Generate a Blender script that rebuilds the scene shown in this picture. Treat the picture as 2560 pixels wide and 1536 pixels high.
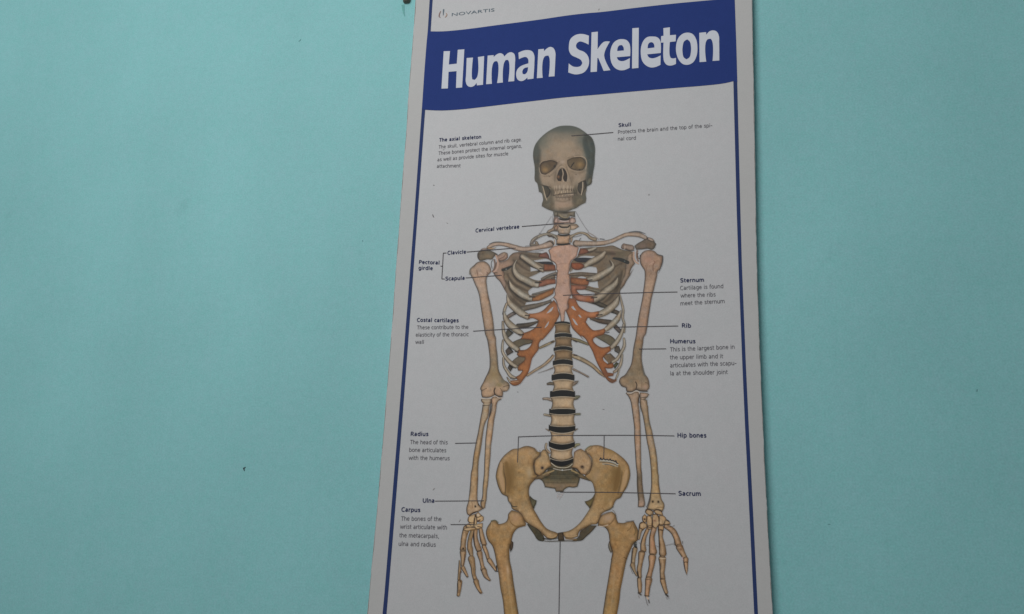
import bpy, math, random
import numpy as np
from mathutils import Vector, Matrix
from mathutils.geometry import tessellate_polygon

for o in list(bpy.data.objects):
    bpy.data.objects.remove(o, do_unlink=True)
scn = bpy.context.scene
COL = scn.collection

# ------------------------------------------------------------------ camera
# perspective solved from the chart's two vanishing points (photo 2560 x 1536, f = 2432 px)
W0, H0, F0 = 2560.0, 1536.0, 2432.0
v_ = np.array([347.0, -8238.0, 2432.0]); v_ /= np.linalg.norm(v_)
u_ = np.array([9158.0, -332.0, -2432.0]); u_ -= v_ * (u_ @ v_); u_ /= np.linalg.norm(u_)
n_ = np.cross(v_, u_)                      # into the wall
M3 = np.stack([u_, n_, v_])                # camera-space vector -> world vector (rows: X, Y, Z)
DIST = 1.25
CAM = -(M3 @ np.array([130.0, 0.0, F0]) / (M3 @ np.array([130.0, 0.0, F0]))[1]) * DIST
cam_d = bpy.data.cameras.new('camera'); cam = bpy.data.objects.new('camera', cam_d); COL.objects.link(cam)
cx = M3 @ np.array([1.0, 0, 0]); cy = M3 @ np.array([0, -1.0, 0]); cz = M3 @ np.array([0, 0, -1.0])
cam.matrix_world = Matrix(((cx[0], cy[0], cz[0], CAM[0]), (cx[1], cy[1], cz[1], CAM[1]), (cx[2], cy[2], cz[2], CAM[2]), (0, 0, 0, 1)))
cam_d.sensor_width = 36.0; cam_d.lens = 36.0 * F0 / W0
cam_d.clip_start = 0.02; cam_d.clip_end = 60
scn.camera = cam

# ------------------------------------------------------------------ world, lamps, exposure
world = bpy.data.worlds.new('World'); scn.world = world; world.use_nodes = True
world.node_tree.nodes['Background'].inputs[0].default_value = (0.96, 0.99, 1.0, 1)
world.node_tree.nodes['Background'].inputs[1].default_value = 0.16
def area(name, loc, target, size, size_y, power, col):
    l = bpy.data.lights.new(name, 'AREA'); l.shape = 'RECTANGLE'; l.size = size; l.size_y = size_y
    l.energy = power; l.color = col
    o = bpy.data.objects.new(name, l); COL.objects.link(o); o.location = loc
    o.rotation_euler = (Vector(target) - Vector(loc)).to_track_quat('-Z', 'Y').to_euler()
    return o
area('window_light', (-0.66, -1.75, 0.95), (-0.1, 0, 0.1), 1.3, 1.0, 21.5, (1.0, 1.0, 0.99))
scn.view_settings.view_transform = 'Standard'; scn.view_settings.look = 'None'
scn.view_settings.exposure = 0; scn.view_settings.gamma = 1
scn.view_settings.use_curve_mapping = False

# ------------------------------------------------------------------ helpers
def P(px, py, depth):
    """photo point -> point of the plane that stands `depth` metres in front of the wall"""
    r = M3 @ np.array([px - W0 / 2, py - H0 / 2, F0])
    k = (-depth - CAM[1]) / r[1]
    return CAM + r * k
def Pn(xs, ys, depth):
    r = np.stack([xs - W0 / 2, ys - H0 / 2, np.full(xs.shape, F0)], -1) @ M3.T
    k = (-depth - CAM[1]) / r[..., 1]
    return CAM + r * k[..., None]
S8 = 2473 / 310.0; S6 = 2473 / 410.0; S4 = 2473 / 600.0
TL = dict(A=(1120, 500, S8), B=(1400, 500, S8), C=(1120, 670, S8), D=(1400, 670, S8), E=(1120, 840, S8), F=(1400, 840, S8),
          G=(1120, 1010, S8), H=(1400, 1010, S8), I=(1120, 1180, S8), J=(1400, 1180, S8), K=(1120, 1350, S8), L=(1450, 1350, S8),
          S=(1300, 280, 5.3), T=(960, 0, S4), U=(1400, 0, S4), V=(960, 0, 12.365),
          p=(960, 320, S6), q=(960, 560, S6), r=(920, 780, S6), s=(900, 1040, S6), t=(900, 1240, S6),
          a=(1520, 280, S6), b=(1580, 660, S6), c=(1580, 820, S6), d=(1580, 1040, S6), N=(0, 0, 1.0))
def X(txt):
    """'A 10,20 30,40 C 5,6' -> photo coordinates"""
    out = []; t = TL['N']
    for w in txt.split():
        if ',' in w:
            x, y = w.split(','); out.append((t[0] + float(x) / t[2], t[1] + float(y) / t[2]))
        else:
            t = TL[w]
    return out
def lin(c):
    c = np.asarray(c, float) / 255.0
    return np.where(c <= 0.04045, c / 12.92, ((c + 0.055) / 1.055) ** 2.4)
PAPER = np.array([0.620, 0.621, 0.634])
def refv(y):
    return np.interp(y, [0, 300, 800, 1200, 1536], [166, 165, 160, 152, 147])
def ink(c, y=700):
    """ink reflectance: the colour relative to the paper next to it"""
    r = refv(y); return np.clip(lin(c) / lin(r) * PAPER, 0.004, 0.85)
def smooth(pts, closed=True, step=3.0, corner=52):
    p = np.array(pts, float); n = len(p); out = []
    tan = np.zeros_like(p)
    for i in range(n):
        if not closed and (i == 0 or i == n - 1): continue
        a = p[i] - p[i - 1]; b = p[(i + 1) % n] - p[i]
        la = np.hypot(*a) + 1e-9; lb = np.hypot(*b) + 1e-9
        if math.degrees(math.acos(max(-1, min(1, (a @ b) / la / lb)))) < corner:
            d = a / la + b / lb; d /= np.hypot(*d) + 1e-9; tan[i] = d
    for i in range(n if closed else n - 1):
        j = (i + 1) % n; L = np.hypot(*(p[j] - p[i])); k = max(1, int(L / step))
        for q in range(k):
            t = q / k
            out.append((2 * t**3 - 3 * t**2 + 1) * p[i] + (t**3 - 2 * t**2 + t) * tan[i] * L + (-2 * t**3 + 3 * t**2) * p[j] + (t**3 - t**2) * tan[j] * L)
    if not closed: out.append(p[-1])
    return np.array(out)

def new_mat(name): 
    m = bpy.data.materials.new(name); m.use_nodes = True
    return m, m.node_tree.nodes, m.node_tree.links, m.node_tree.nodes['Principled BSDF']
def grain(nt, src, amp, chroma, fine=620.0, mid=120.0):
    """multiply a colour by fine speckle of the paint or paper stock, in place coordinates"""
    N = nt.nodes; Lk = nt.links
    g = N.new('ShaderNodeNewGeometry')
    def noise(scale, det):
        t = N.new('ShaderNodeTexNoise'); t.inputs['Scale'].default_value = scale; t.inputs['Detail'].default_value = det
        Lk.new(g.outputs['Position'], t.inputs['Vector']); return t
    a = noise(fine, 1.0); b = noise(mid, 2.0); c = noise(5.0, 3.0)
    def ma(op, x, y):
        m = N.new('ShaderNodeMath'); m.operation = op
        for k, v in enumerate((x, y)):
            if isinstance(v, (int, float)): m.inputs[k].default_value = v
            else: Lk.new(v, m.inputs[k])
        return m.outputs[0]
    s = ma('ADD', ma('MULTIPLY', ma('SUBTRACT', a.outputs['Fac'], 0.5), 2.2 * amp), ma('MULTIPLY', ma('SUBTRACT', b.outputs['Fac'], 0.5), 0.9 * amp))
    s = ma('ADD', s, ma('MULTIPLY', ma('SUBTRACT', c.outputs['Fac'], 0.5), 0.9 * amp))
    s = ma('ADD', s, 1.0)
    cc = N.new('ShaderNodeMix'); cc.data_type = 'RGBA'; cc.blend_type = 'MULTIPLY'; cc.inputs[0].default_value = 1.0
    Lk.new(src, cc.inputs[6])
    comb = N.new('ShaderNodeCombineColor')
    h = noise(fine * 0.55, 1.0); h2 = noise(38.0, 3.0)
    hh = ma('ADD', ma('MULTIPLY', ma('SUBTRACT', h.outputs['Fac'], 0.5), chroma), ma('MULTIPLY', ma('SUBTRACT', h2.outputs['Fac'], 0.5), chroma * 0.9))
    Lk.new(ma('ADD', s, hh), comb.inputs[0]); Lk.new(s, comb.inputs[1]); Lk.new(ma('ADD', s, ma('MULTIPLY', hh, 0.3)), comb.inputs[2])
    Lk.new(comb.outputs[0], cc.inputs[7])
    return cc.outputs[2]
def flat_mat(name, col, rough=0.75, amp=0.06, chroma=0.03, spec=0.15):
    m, N, Lk, B = new_mat(name)
    rgb = N.new('ShaderNodeRGB'); rgb.outputs[0].default_value = (*[float(v) for v in col], 1)
    Lk.new(grain(m.node_tree, rgb.outputs[0], amp, chroma), B.inputs['Base Color'])
    B.inputs['Roughness'].default_value = rough; B.inputs['Specular IOR Level'].default_value = spec
    return m
def link(name, me, mat, parent=None):
    o = bpy.data.objects.new(name, me); COL.objects.link(o)
    if mat: me.materials.append(mat)
    if parent: o.parent = parent
    return o
def sheet(name, polys, mat, depth, parent, thick=0.0):
    """flat printed shape(s); polys = list of loops groups [[outer, hole...], ...] in photo coordinates"""
    V = []; Fc = []
    for loops in polys:
        w = [[Vector((a[0], a[2], 0)) for a in (P(x, y, depth) for x, y in lp)] for lp in loops]
        flat = [v for lp in w for v in lp]; b = len(V)
        V += [(v.x, -depth, v.y) for v in flat]
        for t in tessellate_polygon(w):
            a_, b_, c_ = (flat[i] for i in t)
            cr = (b_ - a_).cross(c_ - a_).z
            if abs(cr) < 1e-14: continue
            t = t if cr > 0 else (t[0], t[2], t[1])
            Fc.append(tuple(b + i for i in t))
    me = bpy.data.meshes.new(name); me.from_pydata(V, [], Fc); me.update()
    return link(name, me, mat, parent)
def ribbon(pts, w, taper=None):
    p = np.array(pts, float); n = len(p)
    w = np.interp(np.linspace(0, 1, n), np.linspace(0, 1, len(w)), w) if hasattr(w, '__len__') else np.full(n, float(w))
    d = np.gradient(p, axis=0); d /= np.hypot(d[:, 0], d[:, 1])[:, None] + 1e-9
    nn = np.stack([-d[:, 1], d[:, 0]], 1)
    return [tuple(q) for q in p + nn * w[:, None] / 2] + [tuple(q) for q in (p - nn * w[:, None] / 2)[::-1]]
def tag(o, **k):
    for a, b in k.items(): o[a] = b
    return o

# ------------------------------------------------------------------ the wall
m_wall, N, Lk, B = new_mat('teal_wall_paint')
rgb = N.new('ShaderNodeRGB'); rgb.outputs[0].default_value = (0.293, 0.640, 0.658, 1)
gq = N.new('ShaderNodeNewGeometry'); mp = N.new('ShaderNodeMapping'); mp.inputs['Scale'].default_value = (3.0, 3.0, 1.8)
Lk.new(gq.outputs['Position'], mp.inputs['Vector'])
t1 = N.new('ShaderNodeTexNoise'); t1.inputs['Scale'].default_value = 1.6; t1.inputs['Detail'].default_value = 4; Lk.new(mp.outputs[0], t1.inputs['Vector'])
r1 = N.new('ShaderNodeMapRange'); r1.inputs[1].default_value = 0.3; r1.inputs[2].default_value = 0.7; r1.inputs[3].default_value = 0.968; r1.inputs[4].default_value = 1.032
Lk.new(t1.outputs['Fac'], r1.inputs[0])
t2 = N.new('ShaderNodeTexNoise'); t2.inputs['Scale'].default_value = 9.0; t2.inputs['Detail'].default_value = 6; t2.inputs['Roughness'].default_value = 0.65; Lk.new(gq.outputs['Position'], t2.inputs['Vector'])
r2 = N.new('ShaderNodeMapRange'); r2.inputs[1].default_value = 0.64; r2.inputs[2].default_value = 0.80; r2.inputs[3].default_value = 1.0; r2.inputs[4].default_value = 0.86
Lk.new(t2.outputs['Fac'], r2.inputs[0])
mm = N.new('ShaderNodeMath'); mm.operation = 'MULTIPLY'; Lk.new(r1.outputs[0], mm.inputs[0]); Lk.new(r2.outputs[0], mm.inputs[1])
vm = N.new('ShaderNodeVectorMath'); vm.operation = 'SCALE'; Lk.new(rgb.outputs[0], vm.inputs[0]); Lk.new(mm.outputs[0], vm.inputs['Scale'])
Lk.new(grain(m_wall.node_tree, vm.outputs[0], 0.13, 0.22, 430.0, 110.0), B.inputs['Base Color'])
B.inputs['Roughness'].default_value = 0.6; B.inputs['Specular IOR Level'].default_value = 0.25
g = N.new('ShaderNodeNewGeometry'); t = N.new('ShaderNodeTexNoise'); t.inputs['Scale'].default_value = 55; t.inputs['Detail'].default_value = 5
Lk.new(g.outputs['Position'], t.inputs['Vector']); bp = N.new('ShaderNodeBump'); bp.inputs['Strength'].default_value = 0.10; bp.inputs['Distance'].default_value = 0.004
Lk.new(t.outputs['Fac'], bp.inputs['Height']); Lk.new(bp.outputs[0], B.inputs['Normal'])
def box(name, x0, x1, y0, y1, z0, z1, mat, parent=None):
    V = [(x, y, z) for x in (x0, x1) for y in (y0, y1) for z in (z0, z1)]
    Fc = [(0, 1, 3, 2), (4, 6, 7, 5), (0, 4, 5, 1), (2, 3, 7, 6), (0, 2, 6, 4), (1, 5, 7, 3)]
    me = bpy.data.meshes.new(name); me.from_pydata(V, [], Fc); me.update(); return link(name, me, mat, parent)
wall = box('wall', -4, 4, 0, 0.12, -2.2, 2.6, m_wall); tag(wall, kind='structure')
def blotch(name, x, y, rx, ry, ang, mat, parent, depth, seed, ragged=0.3):
    r = random.Random(seed); pts = []
    for k in range(14):
        a = k / 14 * 2 * math.pi; q = 1 + r.uniform(-ragged, ragged)
        ex, ey = rx * q * math.cos(a), ry * q * math.sin(a)
        pts.append((x + ex * math.cos(ang) - ey * math.sin(ang), y + ex * math.sin(ang) + ey * math.cos(ang)))
    return sheet(name, [[[tuple(q) for q in smooth(pts, step=1.0)]]], mat, depth, parent)
m_speck = flat_mat('dark_speck', (0.05, 0.07, 0.08)); m_speck2 = flat_mat('faint_speck', (0.20, 0.42, 0.44)); m_drip = flat_mat('green_drip_stain', (0.20, 0.50, 0.48))
sheet('scuff_mark', [[ribbon(smooth([(614, 1168), (609, 1171), (611, 1178)], False, 1), [1.0, 3.6, 1.0])]], m_speck, 0.0006, wall)
sheet('scuff_mark', [[ribbon(smooth([(752, 98), (749, 102), (746, 104)], False, 1), [0.6, 1.6, 0.6])]], m_speck2, 0.0006, wall)
blotch('scuff_mark', 2442, 976, 1.6, 3.0, 0.3, m_speck2, wall, 0.0006, 3)
blotch('scuff_mark', 2073, 1311, 3.4, 0.8, 0.0, m_speck2, wall, 0.0006, 4)
blotch('scuff_mark', 906, 602, 1.4, 1.2, 0.0, m_speck2, wall, 0.0006, 5)
sheet('drip_stain', [[ribbon(smooth([(1007, 12), (1008, 22), (1009, 32), (1012, 41)], False, 1), [7, 5.5, 4, 0.8])]], m_drip, 0.0006, wall)

# the little lump of old filler above the drip
m_plug = flat_mat('grey_brown_plug', (0.17, 0.155, 0.13), amp=0.35, chroma=0.1)
c = P(1016, -4, 0.004); me = bpy.data.meshes.new('wall_plug')
V = []; Fc = []; rr = random.Random(8); nu, nv = 20, 7
for j in range(nv):
    f = j / (nv - 1)
    for i in range(nu):
        a = i / nu * 2 * math.pi; ca, sa = math.cos(a), math.sin(a)
        q = (abs(ca) ** 4 + abs(sa) ** 4) ** -0.25
        rad = (1 - f ** 3) ** 0.5 if f < 1 else 0.0
        rad = max(rad, 0.05) * (1 + rr.uniform(-.05, .05))
        V.append((c[0] + 0.0058 * q * ca * rad, -0.0102 * f, c[2] + 0.0075 * q * sa * rad))
for j in range(nv - 1):
    for i in range(nu):
        a = j * nu + i; b_ = j * nu + (i + 1) % nu; Fc.append((a, b_, b_ + nu, a + nu))
Fc.append(tuple((nv - 1) * nu + i for i in range(nu))); me.from_pydata(V, [], Fc)
for p_ in me.polygons: p_.use_smooth = True
plug = link('wall_plug', me, m_plug)
tag(plug, label='small grey brown plug stuck in the teal wall beside the top left of the chart', category='wall plug')

# ------------------------------------------------------------------ the chart: board, border, band
DB = 0.011                                           # board front stands 11 mm off the wall
poster = bpy.data.objects.new('wall_chart', None); COL.objects.link(poster); poster.empty_display_size = 0.1
tag(poster, label='tall white human skeleton chart with a navy title band on the teal wall', category='chart')
m_board, N, Lk, B = new_mat('chart_paper')
rgb = N.new('ShaderNodeRGB'); rgb.outputs[0].default_value = (*PAPER, 1)
Lk.new(grain(m_board.node_tree, rgb.outputs[0], 0.085, 0.045), B.inputs['Base Color'])
B.inputs['Roughness'].default_value = 0.5; B.inputs['Specular IOR Level'].default_value = 0.3
Lpts = [(-130, 1049.5), (0, 1038.8), (100, 1032), (220, 1022), (320, 1016.2), (440, 1006.5), (560, 998), (680, 989), (806, 980.7), (920, 971.5), (1040, 962), (1160, 952), (1286, 941.5), (1400, 930.5), (1536, 918), (1900, 884)]
Rpts = [(-130, 1878), (0, 1880), (140, 1883), (280, 1885.6), (400, 1887.5), (526, 1889.5), (660, 1892.2), (780, 1896), (906, 1900.6), (1066, 1907.5), (1180, 1912.5), (1286, 1918), (1400, 1924), (1536, 1932), (1900, 1953)]
rr = random.Random(5)
def edge(tab, y, jit=0.0):
    return float(np.interp(y, [q[0] for q in tab], [q[1] for q in tab])) + (rr.gauss(0, jit) if jit else 0)
ys = np.arange(-130, 1901, 10.0); nx = 2
front = [(edge(Lpts, y, 0.2), y) for y in ys] ; frontR = [(edge(Rpts, y, 0.18), y) for y in ys]
loop = front + frontR[::-1]
fv = [P(x, y, DB) for x, y in loop]; n = len(fv); m = len(ys)
V = [tuple(q) for q in fv] + [(q[0], -0.0008, q[2]) for q in fv]
Fc = [(i, i + 1, n - 2 - i, n - 1 - i) for i in range(m - 1)]
Fc += [tuple(n + k for k in f[::-1]) for f in Fc]
Fc += [(i, n + i, n + (i + 1) % n, (i + 1) % n) for i in range(n)]
me = bpy.data.meshes.new('board'); me.from_pydata(V, [], Fc); me.update()
import bmesh
bm = bmesh.new(); bm.from_mesh(me); bmesh.ops.recalc_face_normals(bm, faces=bm.faces); bm.to_mesh(me); bm.free()
board = link('board', me, m_board, poster)

D1, D2, D3 = DB + 0.00025, DB + 0.0005, DB + 0.00075
# warm bare margin outside the border
def between(tabA, tabB, y0, y1, step=12):
    yy = np.arange(y0, y1 + 0.1, step)
    return [(float(np.interp(y, [q[0] for q in tabA], [q[1] for q in tabA])), y) for y in yy] + [(float(np.interp(y, [q[0] for q in tabB], [q[1] for q in tabB])), y) for y in yy[::-1]]
LO = [(-40, 1077.0), (0, 1074.0), (80, 1069.3), (182, 1060.7), (274, 1054.6), (320, 1051.2), (560, 1034.2), (780, 1017.3), (1033, 997.8), (1286, 977.2), (1486, 961), (1536, 956.2), (1900, 925)]
LI = [(-40, 1084.5), (0, 1081.6), (80, 1076.6), (182, 1069), (274, 1063), (320, 1059.6), (560, 1042.2), (780, 1026), (1033, 1007), (1286, 986.8), (1486, 970.4), (1536, 966.2), (1900, 936)]
RO = [(-40, 1835.6), (0, 1836.7), (213, 1843.3), (526, 1850.9), (660, 1854.6), (906, 1864.4), (1066, 1871.8), (1286, 1883), (1536, 1895), (1900, 1914)]
RI = [(-40, 1826.6), (0, 1827.8), (213, 1833.6), (526, 1841.7), (660, 1846), (906, 1855.6), (1066, 1862.6), (1286, 1873.6), (1536, 1885.6), (1900, 1904)]
m_line = flat_mat('navy_border_ink', ink((38, 51, 88), 600), amp=0.12, chroma=0.12)
m_band = flat_mat('navy_band_ink', ink((34, 51, 104), 150), amp=0.12, chroma=0.12)
m_warm = flat_mat('bare_margin', PAPER * np.array([0.965, 0.955, 0.925]), amp=0.06, chroma=0.03)
Lm = [(y, x + 1.2) for y, x in Lpts]; Rm = [(y, x - 1.2) for y, x in Rpts]
sheet('margin_strip', [[between(Lm, LO, -100, 1880)]], m_warm, DB + 0.00012, poster)
sheet('margin_strip', [[between(RO, Rm, -100, 1880)]], m_warm, DB + 0.00012, poster)
m_edge_shade = flat_mat('edge_shade_brown', (0.20, 0.175, 0.15), amp=0.3, chroma=0.1)  # contact shadow along the board's side edges, painted as thin brown strips
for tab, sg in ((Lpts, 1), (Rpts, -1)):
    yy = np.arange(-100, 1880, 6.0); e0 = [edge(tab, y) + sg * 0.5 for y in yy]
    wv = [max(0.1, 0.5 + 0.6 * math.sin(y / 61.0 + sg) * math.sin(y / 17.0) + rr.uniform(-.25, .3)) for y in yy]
    sheet('edge_shade', [[[(a_, y) for a_, y in zip(e0, yy)] + [(a_ + sg * w_, y) for a_, y, w_ in list(zip(e0, yy, wv))[::-1]]]], m_edge_shade, DB + 0.0002, poster)
sheet('border_line', [[between(LO, LI, -8, 1880, 24)]], m_line, D1, poster)
sheet('border_line', [[between(RI, RO, 201, 1880, 24)]], m_line, D1, poster)
sheet('border_line', [[[(1074.4, -8), (1084, -1), (1840, -96), (1836, -104)]]], m_line, D1 - 0.00006, poster)
top = X('T 480,325 600,325 800,308 1200,256 1600,204 1900,160 2100,137 U 400,128 800,80 1200,36 1500,8 1800,-20')
bot = X('U 1785,838 1700,858 1500,882 1200,906 800,940 400,975 0,1010 T 1600,1035 1300,1070 1000,1106 800,1128 600,1140 500,1138 425,1133')
band = [tuple(q) for q in smooth(top, False, 8)] + [(1841, 120), (1843.3, 206)] + [tuple(q) for q in smooth(bot, False, 8)]
band += [(1054.9, 272), (1060.7, 182), (1066.2, 110), (1069.5, 76), (1076.2, 76)]
band_o = sheet('title_band', [[band]], m_band, D1 + 0.00012, poster)

# title letters
m_white = flat_mat('title_white', ink((178, 181, 187), 150), amp=0.05, chroma=0.03)
G = [
 [('T', '615,530 680,528 668,667 750,658 760,515 828,510 805,903 742,908 748,735 665,742 658,913 592,915')],
 [('T', '852,600 917,595 905,790 910,820 935,825 960,795 967,590 1032,580 1020,875 957,882 955,855 930,885 895,898 860,885 842,840 845,780')],
 [('T', '1068,575 1130,570 1130,590 1165,560 1200,550 1230,565 1240,585 1275,550 1310,540 1340,555 1352,600 1350,650 1342,838 1280,843 1288,640 1278,620 1255,620 1237,650 1225,852 1165,858 1175,650 1165,632 1140,635 1122,660 1112,865 1052,870')],
 [('T', '1385,545 1430,525 1480,518 1525,530 1548,570 1550,640 1540,812 1478,820 1478,800 1450,825 1415,838 1380,825 1362,780 1370,725 1400,690 1440,670 1488,655 1485,610 1465,590 1435,592 1390,612'), ('T', '1485,695 1445,705 1425,740 1430,765 1450,768 1475,745')],
 [('T', '1590,510 1648,505 1648,530 1680,500 1715,485 1748,500 1767,550 1766,600 1757,788 1697,792 1705,600 1695,575 1665,578 1645,600 1635,803 1575,808')],
 [('U', '298,370 295,462 250,440 200,430 170,455 168,490 195,515 245,535 285,575 300,630 290,690 250,745 200,765 150,768 85,748 90,655 130,685 180,692 215,680 230,650 215,620 170,595 120,570 95,530 92,470 105,410 145,370 200,352 250,355')],
 [('U', '325,335 390,328 387,510 455,432 515,430 455,570 520,725 450,733 395,600 385,600 380,740 315,745')],
 [('U', '635,405 685,415 715,450 725,510 723,580 585,592 600,620 640,632 680,622 720,600 718,700 670,722 620,726 570,705 535,660 518,590 525,500 555,440 595,412'), ('U', '590,528 595,490 615,468 640,468 655,490 658,522')],
 [('U', '745,293 812,288 808,702 742,708')],
 [('U', '945,378 1000,385 1030,415 1040,480 1038,548 898,562 915,592 950,603 990,595 1037,572 1035,670 985,692 935,697 885,675 850,635 833,565 838,475 868,410 905,382'), ('U', '903,500 908,460 925,440 950,438 968,455 973,492')],
 [('U', '1065,292 1132,283 1132,365 1195,360 1192,428 1132,435 1130,570 1140,598 1165,605 1195,598 1195,660 1150,677 1105,672 1075,640 1065,590 1067,440 1040,442 1042,375 1067,370')],
 [('U', '1312,338 1365,352 1402,405 1416,490 1408,575 1375,640 1325,668 1270,663 1225,620 1198,545 1198,460 1222,390 1265,350'), ('U', '1312,408 1337,430 1350,485 1348,545 1335,592 1305,613 1277,596 1263,545 1264,480 1280,427')],
 [('U', '1435,340 1505,333 1507,360 1540,325 1580,315 1615,328 1638,375 1640,430 1642,625 1572,630 1570,430 1555,402 1525,405 1505,430 1507,637 1438,642')]]
for gl in G:
    sheet('title_letter', [[[tuple(q) for q in smooth(X(a + ' ' + s_), step=2.5)] for a, s_ in gl]], m_white, D2 + 0.0001, band_o)

# ------------------------------------------------------------------ captions
m_text = flat_mat('grey_text_ink', ink((90, 88, 92), 700), amp=0.05)
m_head = flat_mat('dark_heading_ink', ink((46, 50, 76), 700), amp=0.05)
m_logo = flat_mat('logo_ink', ink((92, 104, 112), 50), amp=0.05)
def text_mesh(body, bold=0.0, space=1.0):
    c = bpy.data.curves.new('caption', 'FONT'); c.body = body; c.size = 1; c.offset = bold; c.resolution_u = 3; c.space_character = space
    o = bpy.data.objects.new('tmp', c); COL.objects.link(o)
    dg = bpy.context.evaluated_depsgraph_get(); me = bpy.data.meshes.new_from_object(o.evaluated_get(dg))
    bpy.data.objects.remove(o, do_unlink=True); bpy.data.curves.remove(c)
    return me
# printed type: a monoline sans drawn as pen strokes, in hundredths of an em
_bowl = '10,42 20,49 32,50 44,42 47,27 44,12 32,4 20,5 10,12'
GLY = {
 'a': (54, '10,47 25,51 38,45 40,33 40,0;40,30 22,28 9,22 9,10 20,4 32,7 40,14'), 'b': (57, '10,0 10,75;' + _bowl),
 'c': (48, '43,47 32,51 18,47 9,36 9,19 18,8 32,4 43,8'), 'd': (57, '47,0 47,75;47,12 37,5 25,4 13,12 10,27 13,42 25,50 37,49 47,42'),
 'e': (55, '10,28 46,28;46,28 44,40 35,50 22,50 12,42 9,27 13,12 25,4 36,4 46,9'), 'f': (34, '32,73 20,72 15,62 15,0;3,50 31,50'),
 'g': (57, '47,54 47,0 42,-13 30,-17 13,-14;47,14 37,7 25,6 13,13 10,28 13,42 25,50 37,49 47,43'),
 'h': (57, '10,0 10,75;10,40 20,49 33,50 44,44 46,32 46,0'), 'i': (25, '12,0 12,54;12,66 12,75'), 'j': (30, '16,54 16,-8 10,-16 1,-16;16,66 16,75'),
 'k': (54, '10,0 10,75;44,54 11,22;20,31 47,0'), 'l': (25, '12,0 12,75'), 'm': (86, '10,0 10,54;10,42 19,49 30,50 40,44 42,32 42,0;42,40 52,49 62,50 72,44 75,32 75,0'),
 'n': (57, '10,0 10,54;10,40 20,49 33,50 44,44 46,32 46,0'), 'o': (56, '28,51 41,47 47,36 47,19 41,8 28,4 15,8 9,19 9,36 15,47 28,51'),
 'p': (57, '10,-19 10,54;' + _bowl), 'r': (38, '10,0 10,54;10,38 20,48 35,50'), 's': (48, '41,46 27,51 13,47 11,38 20,31 34,26 41,16 35,7 22,4 8,8'),
 't': (36, '14,68 14,15 19,5 32,5;3,50 33,50'), 'u': (57, '10,54 10,20 14,7 25,4 37,8 46,16;46,54 46,0'), 'v': (54, '4,54 27,2 50,54'),
 'w': (78, '4,54 21,2 39,50 57,2 74,54'), 'x': (54, '5,54 49,0;49,54 5,0'), 'y': (54, '4,54 27,3;50,54 20,-19'), ',': (30, '18,8 10,-12'), '.': (28, '14,1 14,8'),
 '-': (40, '5,27 36,27'), 'T': (58, '2,69 56,69;29,69 29,0'), 'S': (62, '53,64 38,70 20,68 11,58 15,45 32,38 49,30 53,18 45,7 28,3 9,9'),
 'P': (58, '11,0 11,69 32,69 46,64 49,51 44,39 30,34 11,34'), 'C': (66, '59,64 44,70 26,67 13,54 9,35 13,16 26,4 44,1 59,7'),
 'R': (65, '11,0 11,69 32,69 46,64 49,51 44,39 30,34 11,34;30,34 59,0'), 'H': (72, '11,0 11,73;60,0 60,73;11,38 60,38'),
 'U': (70, '11,73 11,25 18,8 35,3 52,8 59,25 59,73'), ' ': (32, '')}
def type_row(body, bold):
    V = []; Fc = []; x = 0.0; w = 0.140 if bold else 0.086; gap = 0.075 if bold else 0.0; zl = 0
    for ch in body:
        adv, st = GLY[ch]
        for k, sp in enumerate(q for q in st.split(';') if q):
            pts = [tuple(float(v) / 100 for v in q.split(',')) for q in sp.split()]
            p = smooth(pts, False, 0.045, corner=62) if len(pts) > 2 else np.array(pts)
            if (bold and len(pts) > 2): p = np.array([(a_, 0.27 + (b_ - 0.27) * 0.93) for a_, b_ in p])
            d = np.gradient(p, axis=0); d /= np.hypot(d[:, 0], d[:, 1])[:, None] + 1e-9
            nn = np.stack([-d[:, 1], d[:, 0]], 1) * w / 2; b0 = len(V); n_ = len(p)
            V += [(x + a_[0] * (1.05 if bold else 1), a_[1], k) for a_ in p + nn] + [(x + a_[0] * (1.05 if bold else 1), a_[1], k) for a_ in p - nn]
            Fc += [(b0 + i, b0 + n_ + i, b0 + n_ + i + 1, b0 + i + 1) for i in range(n_ - 1)]
        x += adv / 100 + gap
    return np.array(V), Fc
def caption(name, rows, mat, parent, depth, font=False):
    """rows: (text, start, end, bold, cap height). Each row keeps one type size; its width is fitted between start and end."""
    V = []; Fc = []
    for body, s0, s1, bold, cap in rows:
        if font:
            me = text_mesh(body, 0); v = np.array([(*w.co[:2], 0) for w in me.vertices]); fc = [tuple(p_.vertices) for p_ in me.polygons]; bpy.data.meshes.remove(me)
        else: v, fc = type_row(body, bold)
        x0, x1 = v[:, 0].min(), v[:, 0].max()
        a = P(*s0, depth); b_ = P(*s1, depth); d = (b_ - a); L = np.hypot(d[0], d[2]); ex = d / L
        ez = np.array([0.0, 0, 1.0]) * 0.85 + np.array([-ex[2], 0, ex[0]]) * 0.15
        sx = L / (x1 - x0); sy = cap / 0.73; base = len(V)
        for q in v:
            w = a + ex * (q[0] - x0) * sx + ez * q[1] * sy
            V.append((w[0], -depth - q[2] * 0.00003, w[2]))
        Fc += [tuple(base + i for i in f) for f in fc]
    me = bpy.data.meshes.new(name); me.from_pydata(V, [], Fc); me.update()
    return link(name, me, mat, parent)
CAPH = 0.0056
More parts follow.
